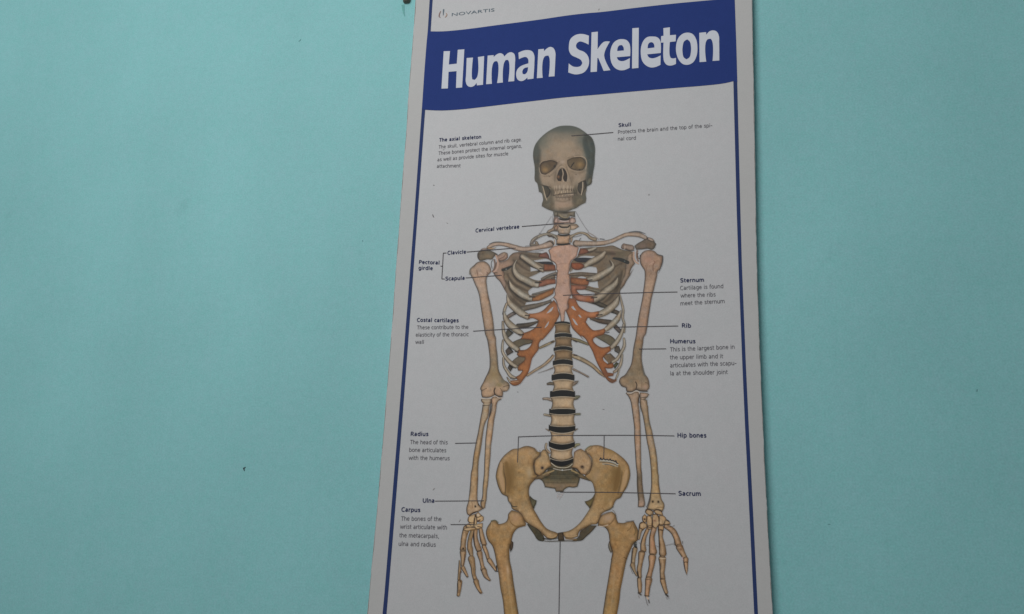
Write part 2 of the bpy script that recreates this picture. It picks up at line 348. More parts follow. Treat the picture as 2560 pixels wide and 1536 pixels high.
def cap_block(head, rows, leaders=()):
    """heading row(s) in dark bold, body rows in grey, leader lines as children of the heading"""
    hs = [(b_, *X(c_), True, CAPH * 1.03) for b_, c_ in head]
    h = caption('caption_heading', hs, m_head, poster, D2)
    if rows: caption('caption_text', [(b_, *X(c_), False, CAPH) for b_, c_ in rows], m_text, h, D2)
    for l in leaders:
        sheet('leader_line', [[ribbon(smooth(X(l), False, 12, corner=30), 1.6)]], m_lead, D3, h)
m_lead = flat_mat('leader_ink', ink((74, 70, 72), 800), amp=0.05)
cap_block([('The axial skeleton', 'p 830,210 1463,160')],
          [('The skull, vertebral column and rib cage.', 'p 820,315 2075,200'), ('These bones protect the internal organs,', 'p 818,408 2078,297'),
           ('as well as provide sites for muscle', 'p 803,505 1870,412'), ('attachment', 'p 795,603 1152,594')])
cap_block([('Skull', 'a 157,228 343,216')], [('Protects the brain and the top of the spi-', 'a 150,332 1572,228'), ('nal cord', 'a 148,434 418,418')], ['S 680,318 910,300 1235,272'])
cap_block([('Cervical vertebrae', 'q 1378,128 2038,68')], [], ['A 1470,530 2080,482 2310,465'])
cap_block([('Clavicle', 'q 955,465 1235,448')], [], ['A 370,1040 850,1000 1350,958'])
cap_block([('Pectoral', 'q 525,603 832,613'), ('girdle', 'q 518,690 733,698')], [], ['q 940,438 893,440', 'q 893,438 881,640 870,832', 'q 869,829 914,831', 'q 850,637 881,639'])
cap_block([('Scapula', 'q 922,855 1212,842')], [], ['C 350,200 1070,147'])
cap_block([('Costal cartilages', 'r 735,150 1365,158')], [('These contribute to the', 'r 735,264 1510,256'), ('elasticity of the thoracic', 'r 718,374 1515,366'), ('wall', 'r 710,482 838,482')], ['C 500,1262 1200,1220 1865,1182'])
cap_block([('Sternum', 'b 727,280 1085,270')], [('Cartilage is found', 'b 725,394 1375,364'), ('where the ribs', 'b 730,508 1260,490'), ('meet the sternum', 'b 730,627 1395,590')], ['D 60,547 1180,505 2340,480'])
cap_block([('Rib', 'b 752,960 888,962')], [], ['D 1060,1182 2355,1158'])
cap_block([('Humerus', 'b 575,1198 958,1198')], [('This is the largest bone in', 'c 572,357 1545,315'), ('the upper limb and it', 'c 572,475 1372,457'), ('articulates with the scapu-', 'c 575,598 1575,560'), ('la at the shoulder joint', 'c 578,717 1442,695')], ['F 1570,262 2115,257'])
cap_block([('Radius', 's 762,302 1030,305')], [('The head of this', 's 752,425 1320,430'), ('bone articulates', 's 740,542 1298,550'), ('with the humerus', 's 730,662 1350,670')], ['G 140,787 575,778'])
cap_block([('Ulna', 's 943,1308 1118,1310')], [], ['s 1130,1285 1870,1280'])
cap_block([('Carpus', 's 622,1443 908,1452')], [('The bones of the', 't 615,373 1225,380'), ('wrist articulate with', 't 600,494 1308,508'), ('the metacarpals,', 't 590,624 1188,638'), ('ulna and radius', 't 580,752 1140,768')], ['I 50,1050 515,1050'])
cap_block([('Hip bones', 'd 685,325 1122,328')], [], ['G 1385,1170 1395,900 1403,655', 'G 1400,657 2000,637 H 880,626 1700,628 2280,638', 'H 878,628 876,880 870,1090'])
cap_block([('Sacrum', 'd 700,1202 1037,1208')], [], ['I 2240,405 J 0,405 690,405 2305,435'])
sheet('leader_line', [[ribbon(smooth(X('K 2235,30 2222,700 2210,1484 2190,2400'), False, 12), 1.7)]], m_lead, D3, poster)
lg = caption('logo_lettering', [('NOVARTIS', *X('T 697,168 1137,118'), 0.0, 0.0058)], m_logo, poster, D2, True)
m_l1 = flat_mat('logo_brown', ink((122, 98, 92), 50)); m_l2 = flat_mat('logo_tan', ink((150, 124, 108), 50))
sheet('logo_leaf', [[ribbon(smooth(X('V 1755,345 1712,440 1702,520 1745,552'), False, 1), [1.0, 2.4, 2.8, 0.9])]], m_l1, D2, lg)
sheet('logo_leaf', [[ribbon(smooth(X('V 1842,288 1838,340 1833,400 1828,480'), False, 1), [3.2, 3.4, 2.2, 0.8])]], m_logo, D2, lg)
sheet('logo_leaf', [[ribbon(smooth(X('V 1912,402 1945,452 1922,505 1880,542'), False, 1), [1.0, 2.4, 2.2, 0.9])]], m_l2, D2, lg)
# specks on the paper
sheet('speck', [[ribbon(smooth(X('p 733,1303 738,1325 752,1350'), False, 1), [1.0, 2.6, 1.0])]], flat_mat('speck_brown', ink((100, 96, 96))), D2, poster)
for k, (x, y, rx, ry, a) in enumerate(((1084, 1223, 3.4, 1.1, -0.8), (1149, 1302, 4.2, 1.0, -1.0), (1508, 1023.5, 2.6, 0.9, 0.1), (1294, 980, 1.8, 0.8, 0), (1497, 24, 2.6, 1.0, -1.1), (1108.5, 374.5, 2.2, 0.9, -.5), (1622, 487, 2.0, 1.6, 0), (1084, 463, 1.8, 1.2, 0), (1118, 558, 2.6, 1.0, .5))):
    blotch('speck', x, y, rx, ry, a, flat_mat('speck_grey', ink((140, 137, 136) if k != 3 else (124, 122, 122))), poster, D2, 20 + k)

# ------------------------------------------------------------------ the drawn skeleton
# Each bone is a fine flat mesh whose ink colour is worked out here by a small procedural painter.
X0, Y0, WW, HH = 1136, 306, 600, 1380
SC = 1.0
gx, gy = np.meshgrid(np.arange(WW) + X0, np.arange(HH) + Y0)
gx = gx.astype(float); gy = gy.astype(float)
Ccol = np.zeros((HH, WW, 3)); Aal = np.zeros((HH, WW)); Pid = np.full((HH, WW), -1, int)
parts = []
rs = np.random.RandomState(11)
def field(cell):
    h, w = int(HH / cell) + 3, int(WW / cell) + 3
    r = rs.randn(h, w); yy = np.arange(HH) / cell; xx = np.arange(WW) / cell
    y0 = yy.astype(int); x0 = xx.astype(int); fy = (yy - y0)[:, None]; fx = (xx - x0)[None]
    fy = fy * fy * (3 - 2 * fy); fx = fx * fx * (3 - 2 * fx)
    a = r[y0][:, x0]; b_ = r[y0][:, x0 + 1]; c_ = r[y0 + 1][:, x0]; d = r[y0 + 1][:, x0 + 1]
    return (a * (1 - fx) + b_ * fx) * (1 - fy) + (c_ * (1 - fx) + d * fx) * fy
NZ = 0.45 * field(14) + 0.45 * field(6) + 0.5 * field(2.5); NW = field(9)
def part(name, label=None):
    parts.append((name, label)); return len(parts) - 1
CUR = 0
def comp(sl, cov, col, pid, mark=True):
    A = Aal[sl]; C_ = Ccol[sl]
    nA = A + (1 - A) * cov
    Ccol[sl] = np.where(nA[..., None] > 1e-4, (C_ * (A * (1 - cov))[..., None] + col * cov[..., None]) / np.maximum(nA, 1e-4)[..., None], 0)
    Aal[sl] = nA
    if mark:
        pp = Pid[sl]; pp[(cov > 0.5) | ((pp < 0) & (cov > 0.02))] = pid
def boxsl(pts, pad):
    p = np.asarray(pts); x0 = max(0, int(p[:, 0].min() - pad - X0)); x1 = min(WW, int(p[:, 0].max() + pad - X0) + 2)
    y0 = max(0, int(p[:, 1].min() - pad - Y0)); y1 = min(HH, int(p[:, 1].max() + pad - Y0) + 2)
    return (slice(y0, y1), slice(x0, x1))
def seg_d(px, py, a, b_):
    dx, dy = b_ - a; L2 = dx * dx + dy * dy + 1e-12
    t = np.clip(((px - a[0]) * dx + (py - a[1]) * dy) / L2, 0, 1)
    return np.hypot(px - a[0] - t * dx, py - a[1] - t * dy), t
def poly_sd(pts, sl):
    px, py = gx[sl], gy[sl]; dm = np.full(px.shape, 1e9); ins = np.zeros(px.shape, bool); n = len(pts)
    for i in range(n):
        a = pts[i]; b_ = pts[(i + 1) % n]
        d, _ = seg_d(px, py, a, b_); dm = np.minimum(dm, d)
        if a[1] != b_[1]:
            c_ = ((a[1] > py) != (b_[1] > py)) & (px < (b_[0] - a[0]) * (py - a[1]) / (b_[1] - a[1]) + a[0]); ins ^= c_
    return np.where(ins, dm, -dm)
def shade(sl, sd, w, base, edgec, ol, pid, aa=1.1, k=15.0, nz=1.0, lit=(-0.55, -0.45), mark=True, alpha=1.0):
    if callable(base): base = base(gy[sl])
    base = np.asarray(base, float)
    if base.ndim == 1: base = np.broadcast_to(base, sd.shape + (3,))
    e = np.asarray(edgec, float)
    t = np.clip(sd / (w * 1.4), 0, 1); tt = (t * (1.75 - 0.75 * t))[..., None]; e = e * 0.86
    gyy, gxx = np.gradient(sd) if min(sd.shape) > 1 else (sd * 0, sd * 0)
    nl = np.hypot(gxx, gyy) + 1e-6; ox, oy = -gxx / nl, -gyy / nl
    col = e * (1 - tt) + base * tt
    col = col + (k * (ox * lit[0] + oy * lit[1]) * (1 - t))[..., None]
    if ol:
        side = np.clip(ox * -0.9 + oy * 0.35 + 0.15, 0, 1)
        a = np.minimum(1, ol * 1.3) * np.clip(side + 0.10 + 0.22 * NW[sl], 0.0, 1) * np.exp(-(np.clip(sd - 0.7, 0, 99) / 1.1) ** 2)
        col = col * (1 - a[..., None]) + np.array([58, 50, 46]) * a[..., None]
    col = col * (1 + 0.055 * nz * NZ[sl])[..., None] + NW[sl][..., None] * nz * np.array([2.0, -0.3, -2.3])
    comp(sl, np.clip(sd / aa + 0.5, 0, 1) * alpha, np.clip(col, 0, 255), pid, mark)
def fill(txt, base, edgec=None, w=4, ol=0.5, pid=None, grow=1.0, **kw):
    pts = smooth(X(txt)); pts = pts.mean(0) + (pts - pts.mean(0)) * grow; sl = boxsl(pts, 3); pid = CUR if pid is None else pid
    b0 = base(np.array([pts[:, 1].mean()]))[0] if callable(base) else np.array(base)
    if kw.get('aa', 1) > 4: kw['alpha'] = kw.get('alpha', 1.0) * Aal[sl]
    shade(sl, poly_sd(pts, sl), w, base, edgec if edgec is not None else b0 * 0.68, ol, pid, **kw)
def tube(txt, ws, base, edgec=None, ol=0.45, pid=None, wf=0.8, under=0.0, **kw):
    raw = X(txt); p = smooth(raw, False, 2.5, corner=80); pid = CUR if pid is None else pid
    ws = np.atleast_1d(np.array(ws, float)) / S8 / 2
    L0 = np.r_[0, np.cumsum([math.dist(raw[i], raw[i + 1]) for i in range(len(raw) - 1)])]; L0 /= L0[-1]
    L1 = np.r_[0, np.cumsum(np.hypot(*np.diff(p, axis=0).T))]; L1 /= L1[-1]
    r = np.interp(L1, np.interp(np.linspace(0, 1, len(ws)), np.linspace(0, 1, len(L0)), L0), ws)
    sl = boxsl(p, r.max() + 3); px, py = gx[sl], gy[sl]; best = np.full(px.shape, -1e9); rad = np.full(px.shape, 1.0)
    for i in range(len(p) - 1):
        d, t = seg_d(px, py, p[i], p[i + 1]); rr_ = r[i] * (1 - t) + r[i + 1] * t; s = rr_ - d
        u = s > best; best[u] = s[u]; rad[u] = rr_[u]
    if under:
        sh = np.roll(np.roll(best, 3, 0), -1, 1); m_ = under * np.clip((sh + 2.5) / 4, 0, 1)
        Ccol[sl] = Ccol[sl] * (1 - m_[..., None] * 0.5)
    shade(sl, best, np.maximum(rad * wf, 0.8), base, edgec if edgec is not None else np.array(base) * 0.68, ol, pid, **kw)
def ln(txt, w, col=(62, 52, 44), a=0.9, soft=0.9, lock=True):
    raw = X(txt); p = smooth(raw, False, 2.0, corner=80) if len(raw) > 2 else np.array(raw)
    ws = np.atleast_1d(np.array(w, float)) / S8 / 2; r = np.interp(np.linspace(0, 1, len(p)), np.linspace(0, 1, len(ws)), ws)
    sl = boxsl(p, r.max() + 3); px, py = gx[sl], gy[sl]; best = np.full(px.shape, -1e9)
    for i in range(len(p) - 1):
        d, t = seg_d(px, py, p[i], p[i + 1]); best = np.maximum(best, r[i] * (1 - t) + r[i + 1] * t - d)
    cov = np.clip(best / soft + 0.5, 0, 1) * a
    if soft >= 2 and lock: cov = cov * Aal[sl]
    comp(sl, cov, np.broadcast_to(np.array(col, float), best.shape + (3,)), CUR, mark=not lock)
    if lock:
        pp = Pid[sl]; pp[(pp < 0) & (cov > 0.02)] = CUR
def blob(t, x, y, rx, ry, col, a=0.7, pid=None, ang=0.0):
    (cx_, cy_), = X('%s %f,%f' % (t, x, y)); s = TL[t][2]; rx /= s; ry /= s
    sl = boxsl([(cx_, cy_)], max(rx, ry) * 1.6); dx, dy = gx[sl] - cx_, gy[sl] - cy_
    ca, sa = math.cos(ang), math.sin(ang); q = ((dx * ca + dy * sa) / rx) ** 2 + ((-dx * sa + dy * ca) / ry) ** 2
    m = a * np.exp(-q * 1.2)
    if pid is not None: m = m * (Pid[sl] == pid)
    Ccol[sl] = Ccol[sl] * (1 - m[..., None]) + np.array(col, float) * m[..., None]
def hole(txt, aa=1.1):
    pts = smooth(X(txt)); sl = boxsl(pts, 3); Aal[sl] *= 1 - np.clip(poly_sd(pts, sl) / aa + 0.5, 0, 1)
def gr(*st):
    ys_ = [s[0] for s in st]; cs = np.array([s[1] for s in st], float)
    return lambda y: np.stack([np.interp(y, ys_, cs[:, k]) for k in range(3)], -1)
BONE = (156, 134, 112); DK = (62, 52, 44); RIB = (160, 148, 130); RE = (106, 95, 79); CART = (152, 97, 62)

# --- thorax interior
CUR = part('scapula')
fill('A 1230,1120 1300,1060 1400,1040 1700,1050 1850,1060 2040,1180 2110,1290 2150,1420 C 2150,100 2110,400 2090,600 2000,660 1750,700 1560,860 1400,800 1300,720 1220,600 1150,480 1090,370 1030,270 960,200 900,100 A 1000,1300 1100,1230 1180,1210', (112, 98, 81), (88, 76, 63), w=3, ol=0.3)
fill('A 1200,1170 1230,1120 1340,1060 1480,1060 1440,1180 1350,1240 1290,1310 1180,1370 1090,1390 1130,1484 C 1120,180 1170,330 1130,450 1090,370 1030,270 960,200 910,100 A 930,1350 980,1200 1060,1230', (146, 120, 102), (110, 90, 76), w=5)
blob('A', 1330, 1180, 130, 110, (106, 92, 76), .9)
blob('C', 1220, 520, 90, 130, (120, 106, 94), .8)
fill('A 590,1060 640,1010 760,985 860,1015 950,1060 1000,1090 930,1130 880,1190 780,1190 700,1215 630,1220 590,1160', (103, 92, 76), (78, 72, 62), w=5)
blob('A', 800, 1130, 110, 50, (128, 108, 84), .8)
ln('A 620,1070 600,1120 620,1190', 14); ln('A 640,1080 620,1160', 8, (70, 72, 74))
fill('A 640,1010 680,970 760,960 800,990 760,1000', (160, 142, 130), w=3)
fill('A 940,1110 1000,1100 1060,1060 1130,1040 1190,1070 1200,1150 1150,1200 1060,1230 980,1200', (150, 124, 108), (100, 82, 70), w=5)
ln('A 985,1195 1050,1170 1110,1140 1150,1080', 12, (92, 66, 56)); blob('A', 1120, 1080, 35, 35, (150, 132, 108))
ln('A 900,1190 870,1230 862,1300 880,1370', 16, (58, 56, 50)); blob('A', 905, 1300, 35, 50, (40, 42, 40), .9)
ln('A 925,1200 940,1290 920,1380 890,1430', 40, (106, 82, 68), .9)
ln('A 955,1110 985,1200 995,1290 970,1380 912,1440', [28, 34, 36, 34, 26], (168, 138, 120), 1)
ln('A 1090,1400 1180,1370 1270,1320', [50, 60, 20], (48, 50, 48)); blob('A', 1160, 1385, 14, 12, (150, 150, 150), .9)
ln('C 905,100 980,98', 12)
CUR = part('scapula')
fill('B 400,970 560,950 880,930 1050,910 1150,950 1240,990 1400,1020 1480,1040 1450,1120 1460,1200 1500,1270 1430,1360 1390,1484 D 1450,30 1400,150 1330,260 1270,370 1210,440 1190,560 1090,650 950,760 850,800 700,740 400,670 250,640 200,300 200,100 180,50 B 180,1440 230,1230 330,1140 360,1110', (112, 98, 81), (88, 76, 63), w=3, ol=0.2)
fill('B 1330,1190 1350,1110 1450,1040 1480,1040 1450,1120 1460,1200 1500,1270 1430,1360 1390,1484 D 1460,20 1400,150 1330,260 1270,370 1220,430 1180,380 1230,250 1290,120 1300,0', (142, 122, 104), (100, 86, 72), w=5, ol=.2)
blob('B', 1160, 1060, 170, 80, (100, 90, 72), .8); blob('B', 1050, 1060, 60, 80, (110, 86, 76), .6)
blob('D', 1180, 250, 60, 140, (96, 90, 78), .7)
fill('B 1730,740 1800,780 1880,830 1920,880 1890,960 1840,1000 1750,980 1650,990 1520,1000 1480,920 1560,860 1650,810', (110, 96, 82), (84, 78, 70), w=5)
blob('B', 1650, 920, 90, 50, (122, 102, 90), .7); fill('B 1750,745 1850,775 1890,830 1830,835 1740,795', (158, 140, 126), w=3)
fill('B 1215,960 1230,900 1270,865 1320,880 1380,890 1460,910 1490,960 1470,1010 1400,1020 1300,990 1240,985', (150, 128, 112), (104, 88, 76), w=5)
ln('B 1290,990 1400,1015 1480,1015', 12); ln('B 1270,900 1255,970', 10, (96, 72, 60)); ln('B 1300,930 1290,980', 16, (172, 150, 130))
blob('B', 1570, 1110, 40, 60, (40, 42, 42), 1)
fill('B 1540,1060 1600,1080 1610,1130 1590,1190 1540,1160', (52, 52, 50), w=3, mark=False)
ln('B 1540,1020 1530,1120 1560,1220', 40, (118, 92, 76))
ln('B 1472,1045 1470,1150 1500,1230 1562,1272', [34, 36, 40, 30], (166, 138, 118), 1)
ln('B 1060,1165 1200,1190 1350,1250', [30, 70, 70], (52, 54, 52), .95); blob('B', 1290, 1225, 12, 10, (120, 140, 134), .8)
CUR = 0
for t_ in ('A 1300,1200 1450,1330 1620,1420', 'C 1180,120 1300,300 1480,420 1620,470', 'C 1150,260 1260,460 1420,640 1540,720', 'C 1250,560 1350,700 1480,790', 'A 1420,1080 1620,1120 1800,1150'):
    ln(t_, [20, 70, 60, 20], (74, 62, 50), .6, soft=4)
for t_ in ('A 1340,1260 1500,1400 1640,1450', 'C 1230,150 1360,300 1540,380', 'C 1200,330 1330,540 1480,640', 'C 1140,300 1200,430 1290,600', 'A 1460,1110 1640,1170'):
    ln(t_, [16, 44, 40, 14], (132, 116, 96), .55, soft=3)
blob('C', 1400, 560, 90, 60, (84, 70, 58), .6); blob('A', 1500, 1400, 110, 50, (118, 104, 88), .5)
CUR = 1
for t_ in ('B 1240,1260 1060,1380 850,1460', 'D 1180,150 1020,330 860,440 740,480', 'D 1170,330 1060,520 940,650 820,720', 'B 1100,1080 900,1060 700,1040', 'D 1240,60 1200,260 1130,480'):
    ln(t_, [20, 70, 60, 20], (72, 62, 50), .6, soft=4)
for t_ in ('B 1200,1300 1020,1430 860,1484', 'D 1120,120 980,290 840,390', 'D 1150,260 1040,470 900,600', 'B 1240,1020 1060,1000 900,990', 'D 1270,80 1230,260'):
    ln(t_, [16, 44, 40, 14], (134, 118, 98), .55, soft=3)
# paper seen through the thorax (upper)
for h_ in ('A 1700,1215 1850,1190 1950,1175 2020,1200 2080,1262 1960,1235 1780,1240', 'A 1645,1340 1760,1382 1850,1400 1700,1420 1650,1430',
           'C 1620,190 1760,130 1850,85 2000,80 2140,60 2140,90 1990,150 1830,250 1700,230', 'C 1600,470 1680,400 1790,380 1900,380 2010,340 2130,320 2140,350 2110,385 1960,440 1750,500 1650,540 1690,570 1620,560',
           'C 1540,740 1560,690 1640,680 1700,672 1850,650 2000,580 2110,510 2120,540 2090,590 2000,650 1750,705', 'C 1560,865 1750,825 1920,765 1880,830 1780,890 1620,905',
           'B 350,1160 450,1122 600,1120 710,1130 640,1166 450,1165', 'B 190,1470 260,1390 400,1400 500,1350 610,1332 720,1350 740,1400 735,1484 D 730,105 600,95 400,82 200,104 230,30',
           'D 350,200 400,175 480,180 530,205 440,212', 'D 580,290 750,270 755,330 770,402 650,385 550,350', 'D 330,455 430,435 560,460 690,500 690,540 480,552 400,520',
           'D 350,705 420,680 560,700 700,760 830,810 770,852 600,882 450,815'):
    hole(h_)
# --- posterior ribs
for t_, w_, c_ in (('C 2150,110 2020,150 1880,225', 60, (116, 106, 94)), ('C 2105,420 1900,480 1690,525', [50, 50, 30], (122, 114, 104)), ('C 2040,670 1750,760 1500,815', [60, 100, 110], (114, 103, 90)),
                   ('C 1790,1075 1600,1140 1400,1165', [40, 100, 110], (88, 78, 66)), ('C 1380,880 1290,920 1210,970', 80, (118, 106, 98)),
                   ('D 200,140 400,125 730,140', 60, (116, 104, 90)), ('D 500,405 650,440 820,480', [40, 60, 60], (122, 112, 94)), ('D 640,650 780,720 900,770', [60, 90, 80], (90, 80, 66)),
                   ('D 620,1010 800,1060 1000,1090', [60, 100, 110], (96, 84, 72)), ('D 1040,860 1110,880 1150,900', 90, (92, 82, 70)), ('D 1110,1180 1190,1260', 90, (98, 86, 78))):
    CUR = part('rib'); tube(t_, w_, c_, ol=.25)
for t_, c_ in (('C 1200,1230 1290,1300 1200,1380 1170,1300', (90, 84, 72)), ('E 1300,150 1450,80 1680,80 1650,130 1500,180 1400,235 1340,190', (108, 97, 78)), ('E 1300,520 1410,430 1530,430 1520,480 1400,580', (122, 108, 90)),
               ('E 1160,300 1220,230 1290,320 1190,380', (92, 82, 74)), ('E 1200,640 1230,580 1290,630 1245,700', (84, 76, 68)),
               ('F 730,30 800,0 900,-10 1020,40 1090,130 1010,190 880,110', (112, 102, 82)), ('F 880,400 1000,370 1090,460 1000,530 960,540', (126, 106, 84)), ('F 1070,590 1120,540 1160,560 1100,650', (92, 96, 74)),
               ('F 1100,220 1170,220 1210,330 1180,350 1100,300', (100, 92, 82))):
    CUR = part('rib'); fill(t_, np.array(c_) * .9, w=3, ol=.2, grow=1.35)
CUR = part('rib'); fill('A 1770,1240 1950,1230 2060,1240 2110,1290 1900,1285', (52, 54, 60), w=2); ln('C 2060,210 2160,190', 14, (60, 56, 54)); ln('C 2100,150 2160,150', 30, (70, 66, 62))
CUR = part('rib'); fill('B 260,1190 330,1160 700,1168 600,1225 480,1250 330,1235', (54, 55, 62), w=2)
# floating ribs
for t_, w_, c_ in (('E 2110,110 1950,185 1830,240', [50, 60, 50], (150, 134, 106)), ('E 2100,400 2030,480 1900,590 1750,680 1580,790', [50, 70, 60, 60, 50], (156, 136, 112)), ('E 2090,640 1960,690 1800,738', [30, 14, 6], (130, 112, 100)),
                   ('F 250,60 400,105 560,170', [60, 70, 50], (128, 116, 88)), ('F 260,400 450,480 650,600 800,740 890,820', [90, 90, 80, 70, 30], (158, 138, 110)), ('F 270,670 380,720 560,815', [50, 36, 40], (146, 128, 112))):
    CUR = part('rib'); tube(t_, w_, c_, ol=.5)
ln('F 270,90 330,120', 30); ln('F 280,385 330,390', 30, (70, 60, 56)); ln('E 2060,125 2110,120', 26); ln('F 400,740 555,830', 8); ln('E 2080,380 2040,440', 20, (88, 76, 66))

# --- front ribs
for t_, w_ in (('A 1480,1130 1600,1210 1750,1310 1890,1400', [90, 105, 105, 90]),
               ('A 1370,1200 1320,1300 1330,1410 C 1400,160 1560,250 1700,320 1790,345', [14, 50, 90, 115, 125, 125, 100]),
               ('C 1215,250 1280,380 1400,480 1520,560 1665,620', [16, 100, 120, 120, 100]),
               ('C 1175,540 1230,700 1340,810 1450,900 1590,975', [20, 105, 120, 130, 110]),
               ('C 1170,720 1130,830 1110,920', [50, 55, 50]),
               ('C 1110,860 1150,1010 1230,1130 1340,1220 1460,1310', [20, 95, 125, 130, 100]),
               ('C 1095,1080 1105,1250 1150,1400 E 1250,170 1390,275', [45, 60, 85, 110, 90]),
               ('E 1100,90 1085,300 1150,430 1250,540 1350,610', [40, 50, 65, 80, 70]),
               ('E 1105,440 1115,590 1190,720 1250,800 1330,835', [40, 50, 60, 70, 50]),
               ('E 1180,830 1250,930 1320,970', [24, 50, 40])):
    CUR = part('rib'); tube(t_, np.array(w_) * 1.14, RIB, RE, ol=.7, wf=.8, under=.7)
for t_, w_ in (('B 890,1050 850,1100 740,1175 600,1250 490,1320', [60, 90, 110, 105, 80]), ('B 570,1010 650,985 720,955', [50, 60, 30]),
               ('B 1000,1200 1060,1320 D 950,60 800,150 680,210 560,235', [14, 60, 110, 125, 120, 80]),
               ('D 1150,200 1120,290 1050,370 950,440 830,545 690,630', [16, 90, 110, 125, 135, 120]),
               ('D 1180,540 1120,690 1000,810 900,880 770,940', [18, 120, 130, 130, 110]),
               ('D 1195,540 1230,700 1260,850 1250,1000 1285,1130 1280,1280', [30, 45, 50, 50, 45, 40]),
               ('D 1215,850 1150,1010 1060,1110 920,1225', [20, 105, 115, 90]),
               ('D 1270,1130 1240,1270 1180,1400 F 1100,160 1030,230', [45, 60, 80, 90, 80]),
               ('F 1275,60 1280,200 1210,350 1130,470 1050,520', [45, 60, 60, 65, 60]),
               ('F 1240,380 1210,560 1150,670 1080,720', [40, 60, 60, 50]),
               ('F 1180,660 1145,790 1110,870', [30, 40, 34])):
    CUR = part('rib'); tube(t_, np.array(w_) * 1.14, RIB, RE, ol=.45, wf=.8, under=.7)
# --- cartilage
def carts(lst):
    for t_, c_ in lst:
        fill(t_, np.array(c_) * np.array([.93, .96, .98]), np.array(c_) * .72, w=5, ol=.35, k=7)
CUR = part('costal_cartilage')
carts((('A 1820,1080 1960,1040 2010,1100 2030,1190 1960,1170 1800,1150', (134, 88, 72)), ('A 1910,1280 2140,1300 2150,1410 1900,1420', (150, 92, 62)), ('C 1820,270 2010,220 2150,230 2150,320 2000,340 1900,370 1800,385', (152, 98, 74)),
       ('C 1680,590 1850,520 2000,450 2115,410 2100,510 1950,600 1820,660 1670,670', (158, 106, 64)),
       ('C 1620,910 1800,890 1900,840 2000,740 2110,640 2160,700 2200,850 2230,930 2180,1040 2110,1180 2000,1320 1880,1450 E 1870,80 1820,150 1810,270 1740,370 1680,460 1650,580 1610,720 1570,790 1510,870 1440,960 1350,1000 1280,990 1230,940 1260,890 1380,880 1340,820 1430,770 1480,700 1400,700 1380,640 1400,600 1530,470 1530,430 1400,410 1370,370 1400,280 1540,275 1640,200 1680,100 1600,80 1430,70 C 1470,1380 1490,1300 1640,1250 1750,1170 1800,1060 1700,1010 1590,1020', (158, 101, 60))))
blob('C', 1850, 950, 200, 70, (178, 122, 90), .7); blob('C', 2150, 800, 60, 90, (160, 108, 84), .7); blob('E', 1400, 900, 90, 60, (118, 84, 60), .8); blob('E', 1620, 500, 60, 200, (134, 84, 52), .5)
ln('E 1250,930 1330,915 1400,905', 16, (160, 132, 104), .8); ln('E 1240,850 1300,870 1370,850', 16); ln('E 1340,310 1400,330', 26); ln('E 1280,640 1350,640', 16)
for h_ in ('C 1965,912 2040,820 2105,775 2060,862', 'C 1925,1205 1970,1120 2015,1065 1990,1145', 'C 1560,865 1750,825 1920,765 1880,830 1780,890 1620,905'): hole(h_)
for t_ in ('C 1740,290 1860,298', 'C 1620,580 1735,582', 'C 1540,950 1625,957', 'C 1410,1325 1510,1332', 'A 1830,1370 1905,1380'): ln(t_, 20, (48, 42, 40))
CUR = part('costal_cartilage')
carts((('B 350,1110 400,965 540,990 580,1040 500,1080', (140, 90, 68)), ('B 220,1260 440,1270 490,1320 430,1380 300,1400 220,1340', (152, 88, 56)), ('D 200,190 340,200 540,215 580,300 560,350 400,350 210,310', (156, 98, 62)),
       ('D 210,340 330,340 550,370 500,430 330,440 400,530 650,570 680,620 680,690 560,690 350,650 250,560 210,430', (156, 102, 78)),
       ('D 150,600 300,630 380,760 470,830 600,880 770,860 770,940 700,1000 560,1000 520,1080 600,1190 680,1240 800,1220 880,1200 910,1260 880,1320 700,1390 660,1440 680,1484 F 700,150 780,210 860,230 1000,200 1020,300 900,390 860,450 960,560 1060,540 1080,620 1040,650 910,650 950,730 1080,750 1060,800 960,820 1080,870 1130,860 1130,900 1050,945 980,920 900,830 820,700 750,570 690,430 640,300 570,180 500,60 420,0 D 480,1440 330,1300 240,1200 190,1050 150,950 110,860 160,800 150,700', (160, 100, 60))))
blob('D', 640, 920, 120, 60, (176, 120, 88), .7); blob('D', 560, 630, 60, 40, (160, 98, 52), .8); blob('D', 420, 600, 80, 40, (172, 124, 102), .6); blob('D', 260, 640, 70, 70, (140, 90, 70), .6)
blob('F', 950, 740, 120, 90, (112, 76, 58), .8); blob('F', 1050, 900, 90, 40, (104, 78, 64), .9); blob('F', 700, 300, 70, 200, (138, 84, 50), .4); blob('D', 350, 1060, 80, 80, (172, 104, 58), .5)
for h_ in ('D 225,780 260,760 325,850 270,835', 'D 365,940 395,940 432,992 400,988', 'D 245,1005 290,1040 358,1145 320,1135', 'D 350,705 420,680 560,700 700,760 830,810 770,852 600,882 450,815', 'D 520,1080 550,1012 700,1090 910,1160 880,1200 750,1240 660,1240 580,1160', 'F 665,60 720,35 960,175 950,205 850,228 740,180', 'F 862,435 960,535 950,555 870,490'): hole(h_)
for t_ in ('D 530,252 640,240', 'D 620,602 735,592', 'D 725,942 840,935', 'D 890,1300 975,1285'): ln(t_, 20, (50, 44, 42))
